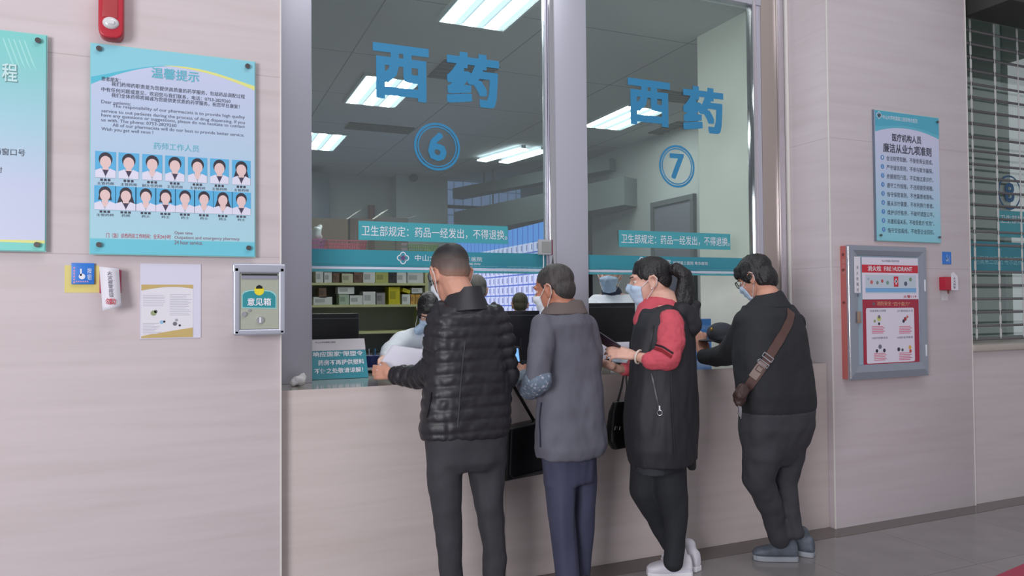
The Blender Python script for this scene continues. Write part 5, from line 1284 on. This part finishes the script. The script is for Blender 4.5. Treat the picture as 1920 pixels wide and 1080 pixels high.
# ---- the man in the grey jacket
def man_grey():
    root = thing('person', 'older man in grey jacket and navy trousers with patterned sleeve cover, second from the left', 'person', 'customers at the counter')
    az = -8
    M = frame(at(1037, 543, -.33), -36, 12, 0)
    neck = at(1058, 586, -.37)
    torso = [(1036, 1088, 572, -.36), (1016, 1100, 588, -.37), (1006, 1108, 606, -.38), (1010, 1116, 640, -.36), (1012, 1124, 680, -.36), (1012, 1129, 720, -.36), (1007, 1131, 760, -.37), (1006, 1135, 800, -.37), (1004, 1137, 836, -.37), (1008, 1130, 856, -.37)]
    La = [(1020, 612, -.40, 24), (1013, 660, -.46, 26), (1009, 710, -.47, 25), (995, 726, -.33, 22), (984, 708, -.12, 16)]
    Ra = [(1098, 612, -.36, 22), (1108, 660, -.34, 22), (1108, 708, -.30, 21), (1090, 697, -.14, 17), (1070, 685, -.01, 13)]
    Ll = [(1046, 850, -.37, 32), (1050, 900, -.37, 30), (1053, 960, -.37, 27), (1060, 1030, -.37, 24), (1066, 1100, -.37, 23)]
    Rl = [(1094, 850, -.35, 28), (1095, 900, -.33, 27), (1092, 960, -.31, 24), (1090, 1030, -.29, 20), (1088, 1085, -.28, 18)]
    hl = at(980, 701, -.06); hr = at(1066, 682, .02)
    bd = body(root, M, 1.0, torso, [La, Ra, Ll, Rl], [(hl, (-.1, 1, .25), (.6, .2, -.6), (.5, 0, 1)), (hr, (-.5, 1, .0), (0, 0, -1), (-1, .2, 0))], SKIN_T, neck, az=az)
    jm = mat('slate_jacket', (98, 98, 110), .75, var=.05, scale=12, bump=.12, bscale=350)
    q = MB(); q.loft([ring(*r, az, .60) for r in torso[1:]]); q.chain(chain_pts(La[:4])); q.chain(chain_pts(Ra))
    j = blob('jacket', q, .0085, jm, root, 5, folds((9, 9, 6), .011))
    q = MB(); q.loft([ring(1014, 1102, 590, -.365, az, .7), ring(1024, 1096, 574, -.355, az, .75), ring(1031, 1090, 562, -.345, az, .8)])
    blob('collar', q, .007, mat('collar_taupe', (106, 94, 92), .8), j, 3)
    q = MB(); q.chain([(p, r*1.07) for p, r in chain_pts([(1009, 712, -.47, 24.5), (996, 725, -.34, 23), (986, 710, -.14, 17)])])
    m_ = bpy.data.materials.new('patterned_cover'); m_.use_nodes = True; nt = m_.node_tree; b = nt.nodes['Principled BSDF']; vo = nt.nodes.new('ShaderNodeTexVoronoi'); vo.inputs['Scale'].default_value = 55
    tcn = nt.nodes.new('ShaderNodeTexCoord'); rp = nt.nodes.new('ShaderNodeValToRGB'); e = rp.color_ramp.elements; e[0].position = .15; e[0].color = rgb(176, 176, 190); e[1].position = .45; e[1].color = rgb(104, 118, 136)
    nt.links.new(tcn.outputs['Object'], vo.inputs['Vector']); nt.links.new(vo.outputs['Distance'], rp.inputs[0]); nt.links.new(rp.outputs[0], b.inputs['Base Color']); b.inputs['Roughness'].default_value = .7
    blob('sleeve_cover', q, .007, m_, root, 3, folds((16, 16, 16), .006))
    ribbon('side_zip', j, dense([(1016, 755), (1012, 790), (1014, 815), (1014, 838)], 5), .008, .003, mat('seam_navy', (44, 46, 66), .6), j)
    q = MB(); q.chain(chain_pts(Ll)); q.chain(chain_pts(Rl)); q.loft([ring(1020, 1119, 840, -.36, az, .62), ring(1021, 1118, 875, -.36, az, .60), ring(1022, 1117, 905, -.36, az, .55)])
    blob('trousers', q, .009, mat('navy_trousers', (62, 64, 88), .7, bump=.08, bscale=300), root, 5, folds((12, 12, 2), .010))
    hm = mat('greying_hair', (66, 60, 60), .6, var=.45, scale=55, stretch=(1, 1, .35), bump=.4, bscale=120)
    hair(root, M, 1.0, 'older', hm); face_bits(root, M, 1, hm); face_mask(root, M, bd, MASKW)
    for l, a in ((Ll, -20), (Rl, 0)): p = at(*l[-1][:3]); shoe(root, p, a, .26, MATS['black_leather_shoe'], MATS['black_sole'])
man_grey()

# ---- the woman with the ponytail
def woman():
    root = thing('person', 'woman with ponytail, red sweater and long black vest holding a phone, third from the left', 'person', 'customers at the counter')
    az = -46
    M = frame(at(1217, 527, -.30), -58, 6, 0); s = 1.04
    neck = at(1242, 580, -.34)
    torso = [(1210, 1278, 572, -.34), (1198, 1290, 590, -.34), (1190, 1298, 612, -.34), (1186, 1302, 640, -.34), (1184, 1304, 670, -.34), (1181, 1306, 705, -.34), (1175, 1307, 745, -.33), (1173, 1307, 790, -.33), (1174, 1307, 830, -.33), (1180, 1305, 862, -.33)]
    La = [(1257, 603, -.50, 24), (1258, 640, -.555, 27), (1250, 671, -.56, 25), (1221, 676, -.525, 18), (1192, 667, -.44, 11)]
    Ra = [(1238, 606, -.18, 20), (1212, 655, -.06, 19), (1184, 692, -.20, 14), (1160, 692, -.24, 12), (1140, 684, -.26, 9.5)]
    Ll = [(1254, 862, -.36, 34), (1257, 912, -.37, 31), (1267, 965, -.37, 24), (1266, 1010, -.36, 20), (1262, 1052, -.35, 19)]
    Rl = [(1216, 862, -.26, 34), (1209, 916, -.25, 29), (1236, 975, -.22, 23), (1256, 1020, -.22, 17), (1274, 1044, -.23, 13)]
    hl = at(1188, 666, -.428); hr = at(1138, 683, -.262)
    bd = body(root, M, s, torso, [La, Ra, Ll, Rl], [(hl, (-.80, .58, .16), (.25, .5, -.5), (-.1, .1, 1), dict(s=.92, curl=(.35, .5, .6, .7), thumb=.35)), (hr, (-.8, .6, .3), (.3, .2, 1), (.4, .8, .1), dict(s=.9, curl=(.3, .35, .4, .45)))], SKIN_P, neck, az=az, k=.55)
    vm = mat('black_vest_cloth', (36, 36, 42), .65, bump=.12, bscale=300)
    q = MB(); q.loft([ring(1204, 1284, 578, -.345, az, .7)]+[ring(*r, az, .64) for r in torso[1:]]); q.chain(chain_pts([(1238, 582, -.36, 17), (1252, 594, -.44, 22), (1256, 606, -.46, 20)])); q.chain(chain_pts([(1226, 592, -.42, 15), (1250, 590, -.45, 20)])); q.chain(chain_pts([(1206, 600, -.36, 12), (1230, 598, -.42, 16)])); q.chain(chain_pts([(1222, 582, -.28, 14), (1204, 598, -.22, 18)]))
    v = blob('vest', q, .0085, vm, root, 5, folds((12, 12, 4), .009))
    q = MB(); q.chain(chain_pts([(1246, 590, -.36, 24), (1278, 588, -.45, 22), (1296, 610, -.45, 20)])); q.chain(chain_pts([(1288, 585, -.40, 24), (1289, 612, -.44, 24), (1287, 634, -.42, 15)])); q.chain(chain_pts([(1216, 596, -.26, 14), (1262, 590, -.30, 20)]))
    q.chain(chain_pts([(1297, 578, -.41, 15), (1307, 572, -.42, 8)]))
    blob('hood', q, .008, vm, v, 6, folds((12, 12, 10), .008))
    tail = [ring(1283, 1304, 850, -.36, az, .5), ring(1283, 1305, 866, -.36, az, .5), ring(1292, 1305, 880, -.36, az, .5)]
    q = MB().loft(tail); blob('back_flap', q, .006, vm, v, 3)
    rm = mat('coral_sweater', (206, 84, 98), .85, var=.08, scale=20, bump=.25, bscale=260)
    q = MB(); q.chain([(p, r) for p, r in chain_pts(La[:4])]); sl = blob('sweater_sleeve', q, .007, rm, root, 4, folds((22, 22, 26), .006))
    q = MB(); q.chain(chain_pts([Ra[0], Ra[1], (1185, 692, -.20, 14.5), (1171, 692, -.22, 13)])); blob('sweater_sleeve', q, .007, rm, root, 4, folds((22, 22, 26), .004))
    q = MB(); q.loft([ring(1192, 1292, 614, -.34, az, .62), ring(1188, 1282, 600, -.335, az, .8), ring(1192, 1276, 586, -.335, az, .88), ring(1197, 1277, 573, -.335, az, .98), ring(1210, 1262, 557, -.33, az, 1.0)])
    blob('sweater_collar', q, .006, rm, root, 3, folds((20, 20, 12), .004))
    for l, wd, mm in (([(1227, 646), (1243, 650), (1262, 663)], .010, mat('stripe_black', (40, 24, 32), .8)), ([(1225, 653), (1241, 657), (1259, 670)], .016, mat('stripe_red', (128, 16, 30), .8))):
        ribbon('sleeve_stripe', sl, dense(l, 6), wd, .002, mm, sl)
    # drawstring, zip and ring pull
    ribbon('vest_zip', v, dense([(1222, 700), (1228, 730), (1235, 762)], 6), .007, .004, mat('zip_black', (0, 0, 0)), v)
    pz = on_surface(v, [(1236, 768), (1237, 774)], .006)
    c, n = pz[1]; r_, f_ = RT.copy(), n
    up = Vector((0, 0, 1)); rr_ = up.cross(n).normalized()
    MB().tube([c+rr_*(.012*math.cos(a))+up*(.012*math.sin(a)) for a in np.linspace(0, 2*math.pi, 16, endpoint=False)], .0035, 8, closed=True).build('ring_pull', CHROME, v, smooth=True)
    MB().tube([c+up*.012, c+up*.034], .004, 8).build('zip_tab', WHITE, v, smooth=True)
    ribbon('armhole_edge', v, dense([(1226, 612), (1221, 640), (1218, 660), (1215, 690)], 5), .008, .004, mat('zip_black', (0, 0, 0)), v)
    ribbon('drawstring', v, dense([(1258, 700), (1260, 780), (1264, 850)], 6), .007, .004, vm, v)
    q = MB(); q.chain(chain_pts(Ll)); q.chain(chain_pts(Rl)); q.loft([ring(1184, 1288, 846, -.32, az, .62), ring(1190, 1284, 872, -.32, az, .42)])
    blob('trousers', q, .008, mat('black_trousers', (36, 38, 44), .8, bump=.08, bscale=300), root, 12, folds((10, 10, 6), .006))
    hr_ = hair(root, M, s, 'pulled', HAIRB)
    q = MB(); q.chain(chain_pts([(1252, 508, -.36, 9), (1268, 504, -.40, 12), (1283, 516, -.42, 14), (1289, 540, -.42, 15), (1285, 566, -.42, 14), (1284, 590, -.43, 8), (1282, 600, -.43, 4)]))
    q.chain(chain_pts([(1283, 530, -.42, 14), (1276, 560, -.41, 13), (1274, 585, -.42, 6)]))
    blob('ponytail', q, .006, HAIRB, hr_, 3, folds((60, 60, 14), .004))
    q = MB(); c = at(1260, 503, -.375)
    for a in np.linspace(0, 2*math.pi, 9): q.ball(c+Vector((.014*math.cos(a), .01*math.cos(a)*.4, .016*math.sin(a))), .010, 6)
    blob('scrunchie', q, .005, mat('scrunchie_black', (28, 26, 30), .9), hr_, 2)
    face_bits(root, M, s); face_mask(root, M, bd, MASKB, s)
    c = at(1237, 527, -.36)
    MB().ball(M @ Vector((-.083*s, -.006*s, -.040*s)), .004, 6).build('ear_stud', WHITE, root, smooth=True)
    w0 = at(1198, 669, -.457); d = (at(1192, 667, -.44)-at(1221, 676, -.525)).normalized(); a_ = d.cross(Vector((0, 0, 1))).normalized(); b_ = a_.cross(d)
    MB().tube([w0+a_*.030*math.cos(t)+b_*.033*math.sin(t) for t in np.linspace(0, 2*math.pi, 20, endpoint=False)], .0055, 8, closed=True).build('bracelet', mat('bracelet_cream', (214, 200, 190), .3), root, smooth=True)
    wm = mat('white_sneaker', (226, 222, 232), .55); ws = mat('white_sole', (236, 234, 240), .6)
    shoe(root, on_z(1272, 1080, 0), -66, .245, wm, ws); shoe(root, on_z(1290, 1066, 0), -20, .235, wm, ws)
    return hl
HANDW = woman()
t = thing('mobile_phone', 'dark phone in the left hand of the ponytailed woman', 'phone')
a, b = at(1123, 631, -.30), at(1152, 650, -.35)
d = (b-a).normalized(); s_ = d.cross(Vector((.25, .5, .8))).normalized(); n_ = s_.cross(d)
MM = Matrix((s_, d, n_)).transposed().to_4x4(); MM.translation = (a+b)/2
MB().box(-.036, .036, -.075, .075, -.004, .004, MM).build('case', mat('phone_case', (40, 28, 44), .3), t, bevel=.003)
MB().box(-.033, .033, -.071, .071, .0042, .0048, MM).build('screen', mat('phone_screen', (70, 76, 90), .1), t)
t = thing('white_form', 'white form with dark print under the woman\'s phone', 'papers')
A, B, C_, D_ = at(1127, 643, -.22), at(1180, 641, -.25), at(1179, 668, -.29), at(1128, 674, -.26)
MB().poly([A, B, C_, D_], (0, .0012, .0006)).build('sheet', mat('paper_lilac', (0, 0, 0)), t)
nn = (B-A).cross(D_-A).normalized(); nn = nn if nn.y < 0 else -nn
q = MB()
for k in range(4): u = .2+.16*k; p0 = A.lerp(D_, u).lerp(B.lerp(C_, u), .18); p1 = A.lerp(D_, u).lerp(B.lerp(C_, u), .42); p2 = A.lerp(D_, u+.07).lerp(B.lerp(C_, u+.07), .42); p3 = A.lerp(D_, u+.07).lerp(B.lerp(C_, u+.07), .18); q.add([p+nn*.0012 for p in (p0, p1, p2, p3)], [(0, 1, 2, 3)])
link('print', q.mesh('t', False), INK, t)

# ---- the man leaning on the counter
def man_lean():
    root = thing('person', 'man with glasses in black jacket leaning on the counter, rightmost of the queue', 'person', 'customers at the counter')
    az = -4
    M = frame(at(1416, 521, -.24), -22, 26, 0)
    neck = at(1446, 566, -.34)
    torso = [(1414, 1466, 556, -.33), (1396, 1482, 572, -.35), (1386, 1496, 592, -.37), (1382, 1506, 622, -.38), (1380, 1512, 660, -.39), (1382, 1518, 700, -.40), (1388, 1524, 738, -.41), (1392, 1523, 765, -.41), (1396, 1518, 776, -.41)]
    La = [(1400, 606, -.35, 27), (1386, 640, -.26, 26), (1366, 664, -.12, 23), (1342, 670, -.02, 19), (1321, 668, .08, 15)]
    Ra = [(1488, 606, -.32, 22), (1478, 650, -.24, 22), (1462, 668, -.1, 19), (1436, 656, .0, 16), (1404, 640, .07, 13)]
    Ll = [(1432, 795, -.42, 40), (1427, 850, -.41, 37), (1424, 900, -.38, 30), (1446, 955, -.36, 22), (1462, 1012, -.34, 19)]
    Rl = [(1486, 795, -.40, 36), (1476, 850, -.38, 33), (1472, 905, -.36, 22), (1482, 955, -.38, 17), (1492, 1000, -.40, 15)]
    hl = at(1316, 664, .115); hr = at(1396, 636, .085)
    bd = body(root, M, 1.0, torso, [La, Ra, Ll, Rl], [(hl, (.25, .35, .95), (.3, 1, -.1), (.9, -.3, 0), dict(curl=(.35, .4, .4, .45))), (hr, (-1, .2, .1), (0, 0, -1), (0, 1, 0))], SKIN, neck, az=az)
    jm = mat('black_wool_jacket', (38, 39, 44), .8, bump=.1, bscale=350)
    q = MB(); q.loft([ring(*r, az, .62) for r in torso[1:]]); q.chain(chain_pts(La)); q.chain(chain_pts(Ra))
    j = blob('jacket', q, .0085, jm, root, 5, folds((9, 9, 7), .007))
    q = MB(); q.loft([ring(1396, 1484, 578, -.35, az, .75), ring(1410, 1474, 564, -.345, az, .85), ring(1422, 1468, 551, -.335, az, .95), ring(1428, 1464, 545, -.33, az, 1.0)]); blob('collar', q, .007, jm, j, 3)
    q = MB(); q.chain(chain_pts(Ll)); q.chain(chain_pts(Rl)); q.loft([ring(1393, 1522, 766, -.41, az, .62), ring(1392, 1521, 800, -.41, az, .6), ring(1396, 1514, 832, -.40, az, .55), ring(1404, 1504, 852, -.40, az, .5), ring(1420, 1490, 872, -.40, az, .4)])
    q.chain(chain_pts([(1488, 985, -.39, 15), (1494, 998, -.40, 16)]))
    blob('trousers', q, .009, mat('dark_grey_trousers', (56, 56, 62), .8, bump=.08, bscale=300), root, 9, folds((9, 9, 7), .009))
    hair(root, M, 1.0, 'thick', HAIRB); face_bits(root, M); face_mask(root, M, bd, MASKB, half=50); glasses(root, M, 1.10)
    sm = mat('blue_grey_sneaker', (92, 100, 112), .6, var=.3, scale=30); ss = mat('grey_sole', (150, 154, 162), .6)
    shoe(root, on_z(1470, 1050, 0), -58, .25, sm, ss); shoe(root, on_z(1502, 1040, 0), -30, .25, sm, ss)
    return j
JACK4 = man_lean()
t = thing('crossbody_bag', 'brown crossbody bag strap and pouch on the leaning man\'s back', 'bag')
BR = mat('brown_strap', (92, 66, 62), .7); 
ribbon('strap', JACK4, dense([(1482, 584), (1480, 602), (1464, 632), (1444, 664), (1424, 696), (1402, 728), (1393, 742)], 6), .048, .004, BR, t, .004)
ribbon('pale_strap_section', JACK4, dense([(1432, 678), (1424, 690), (1412, 708)], 5), .046, .0015, mat('pale_leather', (136, 116, 110), .6), t, .0095)
P_ = on_surface(JACK4, [(1446, 660), (1438, 670), (1430, 682), (1424, 692), (1416, 703)], .012)
dv = (P_[-1][0]-P_[0][0]).normalized()
for k, nm, hw, hl_, rr_, mm in ((1, 'buckle', .03, .011, .004, CHROME), (2, 'buckle', .03, .009, .004, CHROME), (3, 'strap_patch', .016, .014, .0025, BR)):
    c, n = P_[k]; u_ = (dv-n*dv.dot(n)).normalized(); s_ = u_.cross(n)
    MB().tube([c+s_*hw*x+u_*hl_*y for x, y in ((-1, -1), (0, -1), (1, -1), (1, 0), (1, 1), (0, 1), (-1, 1), (-1, 0))], rr_, 6, closed=True).build(nm, mm, t, smooth=True)
q = MB(); q.chain(chain_pts([(1394, 728, -.545, 10), (1388, 742, -.545, 13), (1385, 752, -.54, 10)])); blob('pouch', q, .006, mat('dark_brown_leather', (64, 44, 42), .6), t, 3, folds((30, 30, 30), .008))
q = MB()
for k in range(3):
    a = at(1384+2*k, 756, -.55); q.tube([a, a+Vector((.004, -.002, -.03)), a+Vector((.001, 0, -.055-.012*k))], .004, 6)
q.build('metal_clips', CHROME, t, smooth=True)
t = thing('flat_cap', 'dark grey peaked cap with a gold badge under the leaning man\'s hand', 'cap')
c = at(1352, 618, .06)
cm = mat('cap_wool', (66, 68, 76), .8)
q = MB().ball(c+Vector((0, 0, -.02)), (.085, .09, .065)); q.ball(c+Vector((.01, -.01, -.05)), (.085, .09, .03)); cr = blob('crown', q, .007, cm, t, 4)
q = MB().ball(c+Vector((-.05, .04, -.065)), (.075, .06, .008)); q.build('peak', cm, t, smooth=True)
P_ = on_surface(cr, [(1335, 618)], .002)
if P_: MB().ball(P_[0][0], (.008, .006, .012), 8).build('badge', mat('gold_badge', (214, 170, 60), .3, .7), t, smooth=True)

# ---- bags between the customers
t = thing('shoulder_bag', 'black leather bag hanging between the puffer-jacket man and the grey-jacket man', 'bag')
LB = mat('black_bag_leather', (24, 24, 27), .4)
A, B, C_, D_ = at(950, 806, -.17), at(1024, 788, -.12), at(1024, 889, -.12), at(946, 904, -.17)
q = MB().poly([A, B, C_, D_], Vector((.0, .11, 0))); q.build('body', LB, t, bevel=.018, seg=3, smooth=True)
mid = lambda a, b, f: a+(b-a)*f
q = MB(); off = Vector((0, -.004, 0)); q.tube([mid(A, B, .12)+off, mid(D_, C_, .12)+off+Vector((0, 0, .03)), mid(D_, C_, .22)+off+Vector((0, 0, .012)), mid(D_, C_, .95)+off+Vector((0, 0, .02))], .006, 8); q.build('piping', mat('bag_piping', (50, 52, 56), .35), t, smooth=True)
s0, s1 = A+Vector((.02, .05, -.01)), at(955, 720, -.20)
MB().tube([s0, at(954, 770, -.18), s1, at(957, 700, -.24), at(962, 722, -.17), B+Vector((-.05, .05, 0))], .009, 8).build('strap', LB, t, smooth=True)
t = thing('rounded_handbag', 'small rounded black handbag hanging in front of the woman\'s vest', 'bag')
c = at(1166, 797, -.17)
q = MB(); q.loft([ring(1150, 1176, 752, -.14, -20, .4, 2.6), ring(1143, 1180, 770, -.14, -20, .4, 2.8), ring(1139, 1182, 800, -.14, -20, .4, 3), ring(1140, 1182, 825, -.14, -20, .4, 3), ring(1148, 1180, 840, -.14, -20, .4, 3)])
b_ = blob('body', q, .006, LB, t, 3)
P_ = on_surface(b_, [(1152, 806), (1157, 806)], .003)
if len(P_) == 2:
    a, b2 = P_[0][0], P_[1][0]; MB().tube([a, a+Vector((0, -.008, .02)), b2+Vector((.012, -.008, .02)), b2+Vector((.012, 0, 0))], .0028, 6).build('handle_ring', CHROME, t, smooth=True)
a = at(1177, 842, -.17); MB().tube([a, a+Vector((.006, -.003, -.02)), a+Vector((-.006, -.003, -.032)), a+Vector((.004, 0, -.045))], .004, 6).build('dangling_clip', mat('clip_brass', (190, 180, 160), .25, .8), t, smooth=True)
MB().tube([at(1158, 754, -.14), at(1166, 725, -.13), at(1172, 688, -.13), at(1176, 725, -.125), at(1172, 756, -.14)], .006, 8).build('strap', LB, t, smooth=True)

# ---- staff behind the glass
COATW = mat('white_coat', (226, 228, 236), .7, bump=.05, bscale=200)
def staff(label, head_px, y, az, pitch, rows, arms, hair_kind, maskm, coat, hands=(), inner=None, s=1.0, hair_m=HAIRB, legs=True, mask=True):
    root = thing('person', label, 'person', 'staff behind the glass')
    M = frame(at(*head_px, y), az, pitch)
    y_ = rows[0][3]
    neck = at((rows[0][0]+rows[0][1])/2, rows[0][2], y_)
    limbs = list(arms)
    q = MB(); head_skin(q, M, s); q.cap(M @ Vector((0, -.028, -.045)), .054, neck, .058)
    R = [ring(*r, az, .55) for r in rows]
    for r in R: r[2] *= .8; r[4] *= .8
    q.loft(R)
    for l in limbs: q.chain([(p, max(.022, r*.68)) for p, r in chain_pts(l)])
    for h in hands: hand(q, *h[:4], **(h[4] if len(h) > 4 else {}))
    base = R[-1][0]; f_ = az_axes(az)[0]
    for x in (-.09, .09):
        p = base+f_*x; q.chain([(p, .075), (Vector((p.x, p.y, .5)), .055), (Vector((p.x, p.y, .06)), .042)])
    bd = blob('body', q, .008, SKIN_P, root, 3)
    q = MB(); q.loft([ring(*r, az, .62) for r in rows[1:]])
    for l in arms: q.chain(chain_pts(l))
    blob('coat', q, .009, coat, root, 4, folds((10, 10, 7), .008))
    if inner:
        q = MB(); q.cap(M @ Vector((0, -.02*s, -.115*s)), .066*s, neck+Vector((0, .0, -.02)), .078); blob('inner_collar', q, .008, inner, root, 3)
    q = MB()
    for x in (-.09, .09):
        p = base+f_*x; q.chain([(p, .09), (Vector((p.x, p.y, .5)), .07), (Vector((p.x, p.y, .10)), .06)])
    blob('trousers', q, .012, MATS['charcoal_trousers'], root, 3)
    for x in (-.09, .09): shoe(root, base+f_*x, az, .24, MATS['black_leather_shoe'], MATS['black_sole'])
    hair(root, M, s, hair_kind, hair_m); face_bits(root, M, s)
    if mask: face_mask(root, M, bd, maskm, s)
    return root
staff('pharmacist in white coat bending over the counter behind the puffer-jacket man', (806, 584), 1.02, 205, 38,
      [(798, 836, 612, 1.08), (778, 862, 624, 1.12), (766, 874, 645, 1.15), (762, 876, 690, 1.18), (766, 872, 740, 1.20), (768, 870, 800, 1.20)],
      [[(778, 634, 1.12, 21), (752, 642, 1.06, 20), (732, 656, .94, 17), (723, 671, .77, 12)], [(866, 640, 1.12, 18), (868, 680, 1.04, 16), (840, 676, .88, 14), (802, 668, .72, 10.5)]],
      'bob', MASKB, COATW, [(at(719, 674, .71), (-.2, -1, .0), (0, 0, -1), (1, 0, 0), dict(curl=(.15, .15, .2, .2))), (at(792, 664, .66), (-.9, -.6, .0), (0, 0, -1), (.3, -1, 0), dict(curl=(.15, .15, .2, .2)))], s=.95)
staff('masked pharmacist in white coat behind the monitor of the right window', (1143, 515), 1.10, 218, 4,
      [(1128, 1166, 548, 1.12), (1112, 1186, 553, 1.13), (1096, 1202, 570, 1.14), (1088, 1208, 640, 1.14), (1088, 1206, 700, 1.14), (1090, 1204, 780, 1.14)],
      [[(1106, 578, 1.12, 19), (1096, 650, 1.08, 18), (1110, 700, .96, 15), (1124, 690, .90, 11)], [(1192, 578, 1.12, 19), (1204, 650, 1.08, 18), (1190, 700, .96, 15), (1176, 690, .9, 11)]],
      'pulled', MASKB, COATW, inner=mat('navy_collar', (52, 58, 78), .8))
staff('grey-haired colleague with back turned, just right of the puffer-jacket man\'s head', (892, 545), 1.75, 10, 4,
      [(880, 908, 574, 1.78), (864, 922, 584, 1.8), (856, 930, 600, 1.8), (856, 930, 650, 1.8), (858, 928, 760, 1.8)],
      [[(866, 600, 1.8, 12), (860, 650, 1.8, 11), (862, 700, 1.76, 9)], [(922, 600, 1.8, 12), (926, 650, 1.8, 11), (924, 700, 1.76, 9)]],
      'older', MASKB, mat('grey_tunic', (112, 116, 118), .8), hair_m=mat('ash_hair', (104, 102, 98), .7, var=.2, scale=30), mask=False)
staff('distant dark-haired person in front of the lit display screen', (975, 571), 2.75, 20, 0,
      [(967, 985, 593, 2.77), (955, 998, 600, 2.8), (950, 1003, 612, 2.8), (950, 1003, 660, 2.8), (952, 1001, 720, 2.8)],
      [[(957, 612, 2.8, 9), (953, 650, 2.8, 8), (956, 690, 2.76, 7)], [(996, 612, 2.8, 9), (1000, 650, 2.8, 8), (998, 690, 2.76, 7)]],
      'older', MASKB, mat('dark_tunic', (52, 54, 64), .8), hair_m=mat('olive_hair', (76, 72, 58), .7), mask=False, s=.92)
